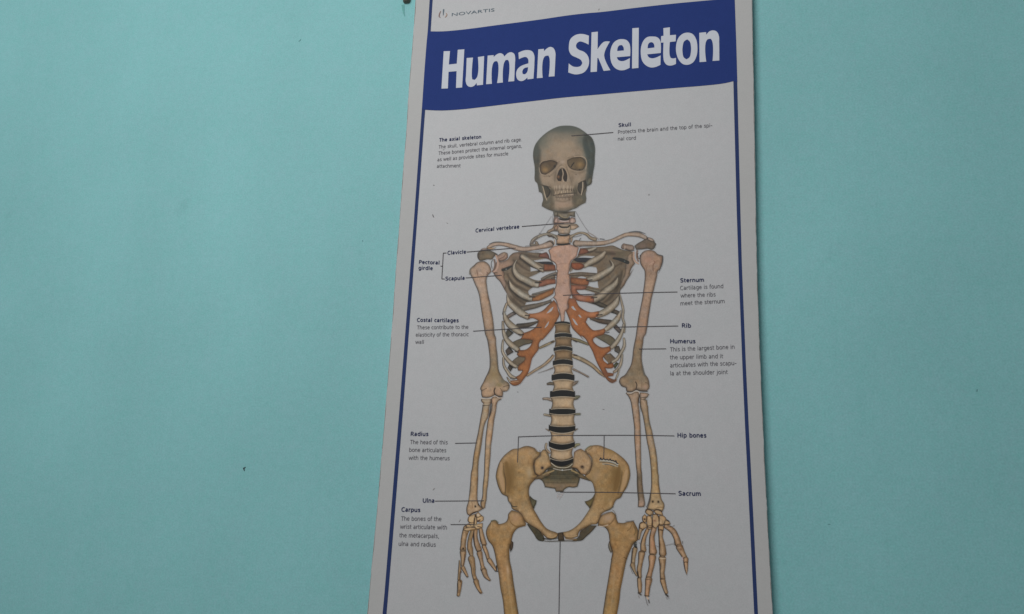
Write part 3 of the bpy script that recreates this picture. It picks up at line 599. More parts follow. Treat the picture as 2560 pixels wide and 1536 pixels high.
# --- sternum
CUR = part('sternum')
fill('A 2000,1010 2080,940 2200,905 2440,890 B 240,900 380,950 360,1020 330,1130 230,1220 200,1300 185,1400 172,1484 D 190,120 200,200 200,350 215,450 240,540 190,600 160,700 150,830 110,860 95,950 85,1060 50,1112 20,1080 C 2240,980 2220,880 2180,760 2140,640 2090,590 2130,540 2115,450 2150,350 2160,200 2180,60 A 2150,1400 2150,1290 2050,1200 2030,1100', (166, 134, 116), (132, 100, 84), w=3.5, ol=.55, nz=.8)
ln('A 2160,1290 2300,1275 2420,1280', 9, (136, 100, 82), .7); ln('C 2290,300 2340,310', 10, (110, 78, 66), .8); blob('C', 2300, 450, 80, 120, (174, 142, 128), .6); blob('A', 2350, 1340, 60, 80, (172, 136, 110), .5)
# --- neck
ln('C 2285,960 2280,1050 2278,1095', [60, 46, 16], (168, 136, 118), 1)
CUR = part('vertebra', 'cervical vertebra')
ln('A 2092,290 2082,400 2080,490', 9, (90, 86, 84), .8, lock=False)
fill('A 2095,235 2300,235 2540,225 B 300,300 305,350 200,330 A 2420,330 2400,370 2330,385 2240,370 2200,340 2110,340', (124, 114, 98), (88, 84, 72), w=6)
blob('A', 2330, 250, 90, 28, (54, 50, 42), 1); ln('A 2190,255 2180,330', 14); ln('A 2230,300 2300,350 2390,345 2420,310', 12, (172, 154, 118), .6)
fill('A 2110,345 2190,340 2230,385 2330,400 2420,385 2460,340 2540,360 2550,440 2500,475 2430,470 2200,480 2100,480 2095,430', (160, 134, 120), w=5)
CUR = part('vertebra', 'cervical vertebra')
fill('A 1960,655 1990,610 2080,560 2110,490 2200,480 2440,470 2560,480 B 380,530 300,590 210,600 A 2440,640 2420,680 2300,690 2200,675 2190,630 2100,625 2010,668', (158, 138, 118), w=5)
CUR = part('vertebra')
fill('A 1975,710 2010,680 2100,700 2190,700 2430,700 2470,690 B 240,680 245,740 200,780 190,860 A 2420,865 2160,880 2150,790 2100,740 2010,745', (162, 132, 106), w=5); ln('A 1985,715 2050,735 2110,770', 14, (60, 50, 42)); ln('A 1985,665 2100,628 2190,632', 9)
for t_, c_ in (('A 2120,400 2150,350 2190,380 2200,450 2150,470 2110,450', (168, 140, 126)), ('B 190,380 260,360 315,400 310,450 250,475 190,460', (172, 146, 132)), ('A 2110,560 2160,500 2200,540 2190,600 2120,610', (152, 126, 106)), ('B 200,500 260,500 330,520 385,535 320,570 260,600 205,600', (168, 144, 122)), ('A 2080,700 2140,690 2190,740 2150,780 2090,760', (170, 142, 114)), ('B 200,730 260,740 240,850 200,860', (164, 138, 112))):
    fill(t_, c_, np.array(c_) * .7, w=3, ol=.5)
for t_ in ('A 2220,375 2260,392 2330,398 2400,388 2430,350', 'A 2215,520 2260,545 2330,550 2400,540 2425,510', 'A 2200,690 2260,710 2340,710 2425,690', 'A 2160,885 2260,895 2440,875'):
    CUR = part('spinal_disc'); ln(t_, [22, 34, 36, 34, 20], (50, 46, 40), 1, lock=False)
ln('A 2240,420 2320,428 2400,420', 16, (182, 170, 164), .8); ln('A 2420,330 2470,320', 10); ln('B 200,480 250,475 310,450', 8); ln('B 200,350 220,410', 8, (110, 90, 80)); ln('A 2215,570 2420,565', 12, (178, 160, 140), .6)
ln('A 2190,470 2200,560', 10, (120, 88, 80)); blob('A', 2460, 600, 50, 50, (150, 134, 106), .5)
CUR = part('rib'); tube('A 2170,780 2130,730 2050,690 1930,690 1780,745 1690,820 1655,890', [50, 60, 50, 55, 70, 80, 60], (140, 130, 114), ol=.5); ln('A 1640,890 1700,820 1790,740', 9, (84, 70, 70)); tube('A 1760,850 1790,900 1660,905', 60, (132, 120, 104)); ln('A 2120,800 2125,880', 24, (152, 134, 112))
CUR = part('rib'); tube('B 215,740 300,690 420,660 530,690 610,760 700,790', [60, 50, 50, 60, 70, 80], (152, 136, 114), ol=.4); ln('B 250,742 340,730 430,700', 12, (66, 56, 48)); ln('B 560,650 680,720 770,790', 22, (132, 122, 116)); ln('B 390,800 410,770', 20, (80, 80, 82)); ln('B 800,780 880,790', 24, (84, 82, 84))
CUR = part('support_wire'); ln('A 2062,325 1950,490 1850,640 1740,790 1650,890', 8, (96, 92, 94), .8, lock=False); ln('A 1815,665 1860,680', 10, lock=False)
CUR = part('support_wire'); ln('B 312,232 400,390 500,545 565,630', 9, (84, 80, 82), .85, lock=False)
# --- clavicles
CUR = part('clavicle'); tube('A 800,950 900,895 1040,880 1180,900 1350,955 1500,985 1700,965 1900,925 2040,880', [60, 90, 75, 90, 110, 100, 95, 110, 150], (162, 140, 122), (104, 88, 76), ol=.4, wf=.7)
tube('A 790,960 850,975 950,955', [40, 50, 14], (160, 132, 100)); ln('A 820,882 900,852 1020,840 1130,852', [10, 20, 20, 8], (72, 72, 72), lock=False); ln('A 1400,1030 1650,1035 1900,1005', 10); ln('A 1970,850 2010,830 2070,850 2110,900', [10, 16, 22, 16], (58, 54, 50), lock=False); ln('A 770,960 800,985 850,990', 9); ln('A 1540,925 1610,915 1760,905', 10, (70, 66, 66))
CUR = part('clavicle'); tube('B 320,870 450,870 700,870 900,855 1050,815 1200,745 1330,695 1450,690 1580,700 1700,755', [140, 105, 95, 95, 85, 85, 85, 90, 105, 85], (162, 142, 124), (108, 94, 82), ol=.3, wf=.7)
ln('B 1370,645 1500,632 1600,642 1705,682', [8, 22, 24, 10], (70, 70, 72), lock=False); ln('B 290,830 270,880 320,925', 12); ln('B 380,935 600,930 900,905', 13, (66, 58, 50)); ln('B 1690,800 1740,770 1740,740', 8)

# --- long bones of the arms
hum = gr((655, (158, 134, 114)), (700, (162, 136, 116)), (720, (170, 146, 126)), (740, (160, 134, 112)), (860, (152, 126, 102)), (925, (138, 120, 92)), (950, (140, 122, 98)), (985, (160, 132, 108)))
CUR = part('humerus')
fill('A 420,1440 440,1370 510,1320 560,1260 640,1225 720,1225 800,1270 850,1350 865,1440 C 840,110 790,170 770,260 780,360 800,500 830,640 860,780 880,900 905,1050 920,1200 940,1350 E 945,0 965,200 990,400 1000,560 1020,700 1070,800 1120,880 1200,930 1230,980 1220,1060 1170,1110 1100,1120 1100,1180 1080,1220 1000,1210 940,1180 880,1215 780,1240 680,1230 660,1160 660,1100 640,1060 660,1000 700,930 740,840 790,740 825,640 830,500 820,350 800,200 770,50 C 740,1330 715,1180 690,1020 665,860 640,700 620,560 580,430 530,320 490,220 450,150 425,60', hum, (104, 90, 76), w=5.5, ol=.65)
ln('A 430,1484 440,1400 500,1330', 22, (110, 104, 92)); ln('A 575,1400 590,1484 C 600,170', [10, 16, 10], (112, 84, 70)); ln('C 620,100 690,130 640,90', 12, (176, 150, 134)); ln('C 770,80 800,110 770,130', 12, (112, 80, 66)); ln('A 480,1340 540,1290 640,1232 740,1230', 9, (84, 76, 70))
ln('E 985,350 995,560 1020,720', 30, (86, 86, 80), .7, soft=2.5); ln('E 835,540 825,660 790,760', 34, (84, 80, 74), .7, soft=2.5); blob('E', 1090, 900, 60, 70, (108, 102, 86), .8); blob('E', 930, 800, 90, 120, (142, 122, 88), .6); blob('E', 780, 980, 60, 60, (166, 142, 122), .7); blob('E', 1010, 980, 60, 40, (122, 110, 72), .6)
ln('E 940,1040 920,1100 935,1170', [20, 26, 16], (56, 46, 38)); ln('E 940,1180 1010,1215 1090,1215', 15); ln('E 665,1110 700,1080 770,1050', 9); ln('E 1100,1020 1160,1000 1220,992', 10); ln('E 1040,1045 1080,1110 1090,1160', 14, (104, 84, 66)); blob('E', 1010, 1110, 36, 60, (168, 136, 110), .8); blob('E', 1160, 1060, 40, 30, (166, 142, 116), .8); blob('E', 800, 1150, 80, 50, (166, 138, 108), .6)
CUR = part('humerus')
hum2 = gr((655, (155, 128, 108)), (720, (158, 132, 111)), (830, (156, 128, 108)), (870, (144, 122, 96)), (930, (128, 112, 90)), (985, (152, 128, 104)))
fill('B 1590,1180 1610,1090 1680,1020 1780,1000 1880,1020 1960,1090 2050,1110 2055,1200 2030,1300 1990,1400 D 1960,60 1940,160 1900,330 1870,450 1830,600 1800,800 1770,1000 1740,1200 1700,1350 F 1690,0 1660,150 1640,300 1635,480 1660,620 1700,760 1760,850 1785,950 1785,1040 1740,1100 1600,1100 1520,1080 1430,1120 1330,1110 1315,1040 1240,1010 1180,940 1180,880 1210,830 1290,780 1350,690 1410,580 1440,440 1460,250 1490,100 1510,0 D 1530,1200 1560,1000 1600,800 1640,600 1660,450 1680,300 1690,160 1680,50 B 1650,1360 1600,1270', hum2, (104, 88, 76), w=5.5, ol=.6)
ln('B 1950,1090 2000,1105 2045,1120 2050,1190 2035,1290 1960,1460', [14, 16, 26, 20, 14, 8], (76, 74, 74)); ln('D 1880,400 1830,600 1770,900 1730,1150', 9, (96, 84, 78), .8)
ln('B 1870,1220 1900,1240 1860,1300 D 1860,60', 16, (112, 80, 66), .7); ln('B 1780,1290 1870,1240', 14, (176, 142, 124), .8); blob('B', 1760, 1180, 110, 100, (164, 126, 110), .5); ln('B 1700,1300 1730,1400 D 1720,60', 12, (124, 92, 76), .6)
ln('F 1640,520 1665,640 1690,780', [16, 50, 40], (98, 98, 92), .8, soft=2.5); ln('F 1500,80 1465,280 1445,450', 20, (92, 84, 78), .7, soft=2); blob('F', 1440, 960, 50, 60, (120, 104, 80), .7); ln('F 1510,920 1532,980 1515,1060', 18, (60, 50, 42)); ln('F 1320,1040 1335,1108 1430,1120 1520,1080 1590,1102 1740,1112', [12, 16, 16, 14, 22, 26], (70, 64, 56)); ln('F 1190,890 1225,1000 1290,1022', 14, (84, 76, 68)); ln('F 1700,932 1750,945 1770,990', 10, (96, 76, 62)); ln('F 1635,880 1630,1060', 12, (124, 100, 82), .7); blob('F', 1700, 1020, 40, 50, (162, 132, 114), .7); blob('F', 1270, 890, 50, 40, (160, 134, 106), .6); blob('F', 1430, 1000, 26, 50, (158, 138, 112), .5)
RD = gr((1000, (158, 140, 116)), (1080, (160, 138, 112)), (1150, (158, 132, 98)), (1280, (162, 136, 108)))
CUR = part('radius')
fill('E 655,1280 670,1250 860,1245 870,1320 850,1350 840,1400 G 840,0 830,60 820,150 800,280 760,350 720,480 695,640 670,830 650,950 620,1100 605,1300 I 605,60 600,200 590,400 600,600 650,690 700,745 600,800 500,840 430,880 385,850 365,780 370,700 400,600 420,450 440,250 460,0 G 475,1300 500,1080 530,900 555,760 590,600 620,440 650,260 680,100 690,0 E 700,1400 700,1350 670,1320', RD, (108, 90, 74), w=5, ol=.7)
ln('E 668,1250 760,1258 862,1248', 12, (186, 170, 148)); ln('E 680,1325 780,1345 850,1330', 8, (112, 86, 66)); ln('E 690,1385 760,1387 850,1375', 13, (74, 62, 52)); ln('G 700,520 660,700 630,900 600,1200', 22, (112, 92, 68), .7, soft=2.5); ln('E 700,1365 830,1358', 14, (178, 160, 134), .8)
ln('I 430,880 500,820 560,800 605,800', [14, 20, 22, 16], (58, 46, 38)); blob('I', 545, 690, 18, 22, (40, 34, 28), 1); blob('I', 618, 655, 22, 22, (44, 36, 28), 1); ln('I 475,600 490,720', 10, (112, 86, 64), .7); blob('I', 440, 560, 30, 100, (178, 152, 118), .5)
CUR = part('ulna')
fill('E 870,1240 930,1200 980,1220 1080,1230 1060,1270 1000,1310 970,1400 G 975,40 950,200 925,320 905,500 880,700 860,850 850,1050 830,1250 I 815,100 800,250 780,400 770,560 750,650 740,720 700,745 660,700 650,620 680,500 690,300 710,100 G 715,1400 725,1100 735,900 745,700 765,520 780,400 800,300 840,200 860,100 870,0 E 870,1400 860,1320', gr((1000, (160, 136, 112)), (1100, (166, 138, 110)), (1200, (164, 138, 104)), (1270, (158, 132, 102))), (112, 92, 74), w=4.5, ol=.85)
ln('E 900,1210 960,1205 1010,1240 1080,1240', 14, (184, 166, 150)); ln('E 880,1260 900,1330', 14, (150, 112, 94)); ln('E 1010,1260 1060,1262', 10); ln('E 860,1300 855,1400 G 850,40 840,150 820,270', [12, 20, 26, 30, 14], (64, 52, 42)); ln('E 960,1330 930,1440', 10, (126, 94, 74)); ln('I 760,540 745,640 735,710', 10, (100, 84, 66)); ln('I 650,600 660,700 700,740', 12, (92, 76, 58))
CUR = part('radius')
fill('F 1590,1130 1760,1150 1780,1170 1740,1230 1700,1270 1740,1290 1750,1400 H 1760,40 1765,150 1790,350 1840,550 1880,750 1920,950 1945,1150 1965,1400 J 1970,60 1975,200 2000,400 2030,550 2080,640 2080,720 2040,800 1960,760 1860,770 1730,740 1750,680 1790,560 1800,430 1815,300 1815,100 H 1815,1400 1800,1200 1770,950 1730,750 1700,550 1670,350 1640,200 1610,80 F 1600,1380 1590,1250', gr((1000, (162, 138, 116)), (1060, (150, 128, 98)), (1100, (164, 140, 114)), (1180, (160, 134, 96)), (1280, (164, 140, 108))), (108, 92, 72), w=5, ol=.6)
ln('F 1600,1240 1680,1230 1750,1220', 14, (80, 68, 56)); ln('F 1610,1265 1740,1275', 10, (80, 70, 60)); blob('F', 1670, 1180, 60, 24, (176, 142, 120), .8)
blob('J', 1850, 595, 20, 26, (50, 42, 34), 1); blob('J', 1962, 600, 22, 26, (50, 42, 34), 1); ln('J 1800,430 1780,560 1735,690', [10, 22, 14], (72, 60, 50)); ln('J 1930,710 2060,705', 10, (110, 86, 60)); ln('J 1940,730 2020,735', 8, (180, 156, 120), .7)
CUR = part('ulna')
fill('F 1330,1120 1420,1150 1500,1110 1570,1120 1590,1180 1570,1270 1575,1400 H 1580,40 1585,100 1600,300 1610,500 1615,800 1620,1100 1625,1300 J 1640,60 1645,200 1665,400 1690,560 1700,650 1680,700 1600,710 1550,700 1555,560 1540,400 1530,200 H 1530,1400 1510,1200 1495,950 1480,700 1475,450 1450,250 1430,100 1415,0 F 1410,1330 1360,1210 1310,1150', gr((1000, (150, 128, 108)), (1060, (160, 132, 108)), (1120, (164, 134, 110)), (1165, (162, 134, 106)), (1195, (120, 104, 84)), (1240, (128, 110, 90)), (1268, (168, 138, 118))), (106, 90, 74), w=4.5, ol=.85)
ln('F 1340,1142 1420,1145 1500,1105 1565,1110 1582,1150', 16, (184, 168, 150)); ln('F 1330,1155 1400,1165 1440,1160', 9, (84, 70, 60)); ln('F 1590,1190 1575,1260 1580,1340', 16, (64, 54, 44)); ln('F 1595,1290 1600,1400 H 1600,60 1620,160', [10, 14, 14, 6], (74, 62, 52), lock=False); ln('F 1555,1300 1548,1440 H 1548,100', 9, (112, 92, 74), .7); ln('J 1545,100 1550,300 1570,560', 34, (84, 76, 64), .7, soft=2.5)

# --- pelvis
CUR = part('hip_bone')
hipc = gr((1110, (164, 134, 100)), (1180, (152, 124, 86)), (1220, (146, 118, 80)), (1280, (158, 130, 94)), (1350, (160, 132, 98)))
fill('I 1570,1040 1700,1060 1830,1180 1900,1260 1930,1350 1900,1390 1800,1370 1700,1230 1620,1120', (80, 74, 58), (66, 62, 50), w=3, ol=.2)
fill('I 1630,470 1700,540 1770,570 1760,640 1730,700 1720,750 1670,680 1640,600', (94, 88, 68), (70, 68, 54), w=4, ol=.2)
fill('G 1400,890 1300,900 1200,960 1100,1050 1030,1150 980,1280 955,1400 I 950,80 970,200 1020,350 1080,450 1140,480 1180,500 1200,580 1250,640 1260,700 1290,750 1400,800 1460,860 1530,980 1640,1070 1780,1150 1900,1260 1980,1330 2100,1340 2180,1300 2200,1230 2140,1200 2050,1170 1960,1120 1850,980 1780,860 1710,740 1660,620 1630,500 1615,400 1640,280 1700,200 1780,130 1850,100 G 1830,1430 1740,1390 1710,1250 1740,1120 1830,1040 1840,960 1780,950 1720,880 1650,850 1550,840', hipc, (112, 92, 66), w=7, ol=.6)
blob('G', 1250, 1330, 120, 260, (126, 100, 64), .85, CUR); blob('I', 1250, 200, 90, 260, (122, 96, 60), .8, CUR); blob('G', 1620, 1370, 60, 110, (160, 140, 112), .8, CUR); blob('G', 1450, 1000, 160, 80, (158, 128, 88), .5, CUR)
ln('G 1105,1230 1115,1400 I 1145,150 1150,300 1140,450', [14, 26, 36, 34, 20], (112, 90, 60), .7, soft=2.5); ln('G 1160,1180 1190,1400 I 1210,150 1200,400', [60, 90, 110, 90, 50], (120, 94, 58), .75, soft=4); ln('G 1108,1180 1118,1330 I 1120,0 1150,190 1138,430', [4, 9, 12, 12, 8], (82, 66, 44), .85); ln('G 1060,1180 1050,1330 I 1045,0 1075,190 1110,380', [40, 70, 90, 80, 40], (166, 136, 104), .75, soft=3)
ln('G 1720,880 1780,950 1750,1000', 10, (112, 84, 52)); ln('G 1830,930 1840,980 1800,1050 1735,1120', 10, (84, 64, 42)); blob('G', 1790, 980, 24, 40, (130, 102, 56), .7); ln('G 1715,1180 1715,1300 1745,1400 1800,1435 1850,1430', 12, (76, 58, 40))
ln('I 1185,500 1200,580 1250,650 1290,690 1380,690', [12, 10, 12, 20, 10], (66, 62, 52)); blob('I', 1240, 560, 30, 50, (180, 150, 116), .7); ln('I 1270,770 1400,805 1470,860 1530,980 1600,1030', [14, 10, 12, 14, 12], (76, 60, 44)); blob('I', 1430, 760, 20, 30, (176, 148, 112), .8); ln('I 1990,1290 2080,1310 2160,1270', 26, (180, 150, 110), .6, soft=2); ln('I 1880,1150 1870,1220 1900,1270', 14, (120, 94, 62), .7)
blob('I', 1720, 130, 70, 20, (100, 80, 60), .7)
CUR = part('hip_bone')
fill('J 540,1060 740,1070 640,1190 520,1300 440,1370 300,1380 220,1380 370,1290 400,1190 480,1130', (84, 76, 62), (68, 62, 52), w=3, ol=.2)
fill('J 692,430 640,520 560,570 490,590 520,650 560,690 590,740 640,660 690,560', (104, 92, 62), (80, 70, 50), w=4, ol=.2)
fill('H 490,920 560,860 640,830 800,830 900,870 1050,930 1200,1030 1300,1120 1370,1220 1400,1350 J 1405,60 1390,150 1340,300 1260,430 1210,520 1130,560 1090,620 1060,700 1000,760 900,800 830,850 800,950 740,1040 620,1060 500,1120 400,1180 370,1230 350,1300 220,1330 110,1310 60,1250 60,1200 160,1180 260,1130 380,1030 470,920 550,800 620,680 680,500 690,420 670,300 640,220 570,170 490,150 H 500,1430 600,1300 635,1180 620,1080 560,1010 510,980', hipc, (114, 94, 68), w=6, ol=.25)
blob('H', 1130, 1380, 110, 150, (118, 94, 56), .85, CUR); blob('J', 1090, 180, 110, 240, (122, 96, 60), .75, CUR); blob('H', 1000, 950, 160, 60, (146, 118, 74), .7, CUR); blob('J', 720, 60, 90, 110, (158, 132, 102), .6, CUR); blob('J', 920, 560, 60, 160, (138, 110, 70), .5, CUR); ln('J 1240,0 1215,200 1175,330 1160,450', [20, 24, 26, 30], (112, 90, 62), .6, soft=2.5); ln('H 1170,1250 J 1170,0 1140,200 1100,350', [50, 100, 110, 70], (118, 92, 56), .75, soft=4); ln('H 1240,1330 J 1238,0 1212,200 1172,420', [3, 8, 9, 7], (96, 76, 48), .7); ln('H 1330,1330 J 1320,0 1285,200 1225,380', [50, 90, 80, 40], (168, 138, 104), .75, soft=3)
ln('H 495,920 560,860 620,832', 14, (112, 116, 92)); ln('H 650,850 610,900 560,930', 10, (112, 88, 56)); ln('H 525,940 515,1000 600,1080 635,1180 620,1290 570,1390 500,1425', [16, 14, 10, 10, 12, 12, 10], (76, 56, 40)); ln('H 650,850 740,835 870,875', 9, (120, 92, 60), .7)
ln('J 1060,700 1000,745 900,780', [24, 14, 10], (74, 70, 60)); ln('J 1020,800 860,840 810,890 790,960 740,1030', 12, (76, 58, 48)); blob('J', 1010, 640, 24, 60, (178, 148, 108), .6); ln('J 560,1090 480,1140 380,1190 360,1290', 12, (80, 62, 44)); ln('J 110,1280 220,1300 340,1270', 20, (178, 148, 110), .6, soft=2); ln('J 850,720 900,790', 14, (120, 96, 66), .6)
# signature strip
ln('H 800,1130 950,1140 1060,1170 1150,1210', 34, (158, 156, 146), .85); ln('H 850,1200 1000,1210 1150,1250', 26, (158, 156, 146), .6)
ln('H 795,1115 810,1080 835,1118 870,1095 905,1118 940,1105 975,1125 1000,1100 1020,1130 1060,1130 1095,1150 1115,1135 1130,1180 1155,1190', 22, (48, 52, 60), .95, soft=.8)
ln('H 790,1165 900,1162 1000,1172 1090,1200 1145,1235', 11, (58, 62, 66)); ln('H 890,1205 990,1218 1080,1248', 10, (62, 66, 70))
CUR = part('sacrum')
fill('G 1900,1470 1990,1310 2030,1130 2100,1060 2420,1060 H 270,1080 290,1290 330,1330 380,1400 J 400,120 385,200 350,300 270,320 170,312 80,370 70,400 I 2300,405 2150,400 2130,340 1930,310 1900,220 1860,170 1740,120', gr((1150, (104, 92, 72)), (1172, (84, 78, 62)), (1188, (82, 76, 60)), (1204, (104, 94, 74)), (1213, (128, 110, 88)), (1232, (124, 104, 84))), (70, 68, 56), w=4, ol=.2)
for k, yy in enumerate((1189, 1196, 1202.5, 1207)): ln('N 1362,%g 1385,%g 1405,%g 1440,%g' % (yy - 1, yy + .6, yy + 1, yy), 7, (62, 58, 46) if k % 2 else (118, 108, 86), .7)
for t_ in ('I 2180,430 2280,450', 'I 2190,480 2260,500', 'I 2190,460 2180,520', 'I 2200,560 2215,575', 'I 2300,420 2220,540'): ln(t_, 7, (150, 120, 104), .6, lock=False)
fill('I 1700,170 1760,100 1850,30 2000,-20 2060,60 1960,110 1880,150 1800,150', (112, 96, 74), (86, 76, 60), w=4, ol=.3); fill('J 600,190 540,120 430,40 330,-20 250,40 380,120 470,150', (112, 98, 76), (86, 78, 60), w=4, ol=.3)
blob('I', 1960, 110, 60, 30, (66, 66, 50), .8); blob('J', 330, 60, 60, 40, (60, 58, 46), .8); ln('I 1900,60 2000,10 2100,-20', 24, (150, 130, 94), .7); ln('J 380,40 300,0 230,-20', 24, (150, 130, 94), .7)
CUR = part('sacrum', 'wing of the sacrum')
fill('G 1730,1130 1830,1040 1850,960 1900,910 1960,920 2010,1000 2030,1100 2070,1240 2000,1280 1900,1380 1830,1440 1750,1400 1715,1250', (160, 132, 96), (116, 94, 66), w=5); blob('G', 1880, 1278, 32, 32, (46, 40, 44), 1); ln('G 1900,1390 1990,1300 2110,1290', [14, 34, 20], (66, 60, 46)); ln('G 1960,980 2010,1040', 30, (104, 100, 84), .6); ln('G 2000,1380 2110,1330', 26, (150, 128, 92), .9)
CUR = part('sacrum', 'wing of the sacrum')
fill('H 280,960 400,900 490,940 560,1010 625,1100 635,1200 600,1320 510,1420 420,1400 330,1300 230,1270 260,1150 270,1050', (160, 132, 100), (116, 94, 70), w=5, ol=.3); blob('H', 445, 1260, 36, 34, (52, 40, 34), 1); blob('H', 445, 1268, 12, 10, (130, 110, 92), .8); ln('H 280,980 330,930 420,900', 14, (110, 84, 76)); ln('H 60,1310 200,1290 320,1300 390,1380', [10, 14, 26, 30], (62, 54, 44)); ln('H 230,1320 330,1380', 22, (150, 128, 90), .9)
# --- spine
VB = [(809, 832, 1386, 1427, 3), (842.5, 865.5, 1386, 1431, 3), (875, 898, 1385, 1432, 4), (911, 933, 1382, 1434, 4), (949, 975, 1380.5, 1435.5, 4), (992, 1022, 1376.5, 1438, 2), (1037, 1067.5, 1374, 1439, -3), (1083.5, 1111, 1374, 1437, -6), (1126, 1153, 1373, 1434, -7)]
DS = [(803.5, 809, 1387, 1425, 3), (833, 842, 1386.5, 1429.5, 3), (866, 874.5, 1384, 1431, 4), (898.5, 910.5, 1382, 1432, 4), (933.5, 948.5, 1379, 1436, 4), (975.5, 991.5, 1375, 1437.5, 3), (1022.5, 1037, 1373, 1438.5, 0), (1067, 1083, 1372, 1438, -5), (1110, 1125.5, 1372, 1437, -7), (1151, 1166, 1376, 1432, -9)]
def bandpoly(y0, y1, xl, xr, cv, waist=0.0, cv2=None):
    cv2 = cv if cv2 is None else cv2
    xm = (xl + xr) / 2; tp = []; bt = []
    for k in range(9):
        f = k / 8; x = xl + (xr - xl) * f; q = (2 * f - 1) ** 2
        tp.append((x, y0 + cv * q)); bt.append((x, y1 + cv2 * q))
    r = [(xr - waist, (y0 + y1) / 2 + cv)]; l = [(xl + waist, (y0 + y1) / 2 + cv)]
    return 'N ' + ' '.join('%.2f,%.2f' % q for q in tp + r + bt[::-1] + l)
for t_, w_, c_ in (('E 2100,960 2040,950 1990,960', [60, 70, 50], (110, 100, 86)), ('E 2070,1280 1980,1255 1905,1255', [70, 60, 50], (150, 134, 118)), ('G 2050,240 1980,225 1925,215', [50, 50, 50], (150, 134, 112)), ('G 2010,530 1950,500', [40, 16], (156, 134, 112)), ('G 2030,980 1950,890 1960,800', [40, 50, 50], (165, 148, 124)),
                   ('F 250,970 320,930 360,905', [80, 70, 24], (128, 116, 104)), ('F 270,1250 330,1230 380,1210', [80, 90, 50], (118, 114, 94)), ('H 290,210 340,208 390,205', [40, 50, 50], (128, 122, 100)), ('H 300,520 350,500', [50, 20], (126, 114, 100)), ('H 290,850 330,820 380,810', [70, 70, 50], (140, 130, 98))):
    CUR = part('vertebra'); tube(t_, w_, c_, ol=.4)
for i, (y0, y1, xl, xr, cv) in enumerate(VB):
    CUR = part('vertebra')
    c_ = (134, 110, 82) if i < 3 else (166, 142, 113)
    fill(bandpoly(y0 - 0.5, y1 + 0.5, xl, xr, cv, 2.2 if i < 3 else 4.0), c_, np.array(c_) * 0.62, w=6.5 if i > 2 else 8, ol=.5, k=5)
    blob('N', (xl + xr) / 2, (y0 + y1) / 2 + cv * .3, 18, 8, np.array(c_) * 1.05, .55)
    blob('N', xr - 5, (y0 + y1) / 2 + 4, 6, 10, np.array(c_) * 0.72, .5)
for i, (y0, y1, xl, xr, cv) in enumerate(DS):
    CUR = part('spinal_disc'); c_ = (40, 39, 40) if i % 2 else (38, 38, 35)
    fill(bandpoly(y0, y1, xl, xr, cv, -0.5, cv * 1.0 if i < 7 else cv * 1.25), c_, (24, 24, 26), w=2, ol=0, nz=.5)
    blob('N', xr - 14, (y0 + y1) / 2, 12, 4, (60, 66, 64), .3)
for i, (y0, y1, xl, xr, cv) in enumerate(VB):
    CUR = [k for k, q in enumerate(parts) if q[0] == 'vertebra'][-len(VB) + i]
    lt = (168, 152, 122) if i < 3 else (186, 170, 146)
    for yy, q in ((y0 + 0.4, cv), (y1 - 0.4, cv)):
        pp_ = ' '.join('%.2f,%.2f' % (xl + 1 + (xr - xl - 2) * k / 6, yy + q * (2 * k / 6 - 1) ** 2) for k in range(7))
        ln('N ' + pp_, 13 if i > 2 else 9, lt, .8)
blob('C', 2330, 1200, 60, 60, (118, 100, 66), .4)

ln('G 2060,1180 2150,1250 2270,1275 2400,1260 2480,1200', 13, (186, 176, 156), .9)
ln('G 2100,1290 2270,1325 2473,1300', 12, (176, 170, 160), .9); blob('G', 2280, 1322, 14, 14, (190, 196, 196), 1)
CUR = part('pubic_symphysis'); fill('I 2195,1215 2290,1200 2310,1280 2325,1370 2200,1380 2185,1300', (82, 70, 56), (60, 52, 44), w=3)
ln('I 1900,1330 2050,1345 2180,1320', [26, 30, 24], (60, 52, 42), lock=False); ln('I 1860,1370 1980,1385 2200,1382 2473,1380 J 260,1384 400,1370', [14, 20, 22, 24, 20, 14], (78, 72, 62), .95, lock=False); ln('I 2320,1300 2400,1340 2480,1345 J 300,1335', 14, (76, 62, 46), lock=False); ln('J 120,1330 320,1350', 40, (122, 98, 66), .8, lock=False)
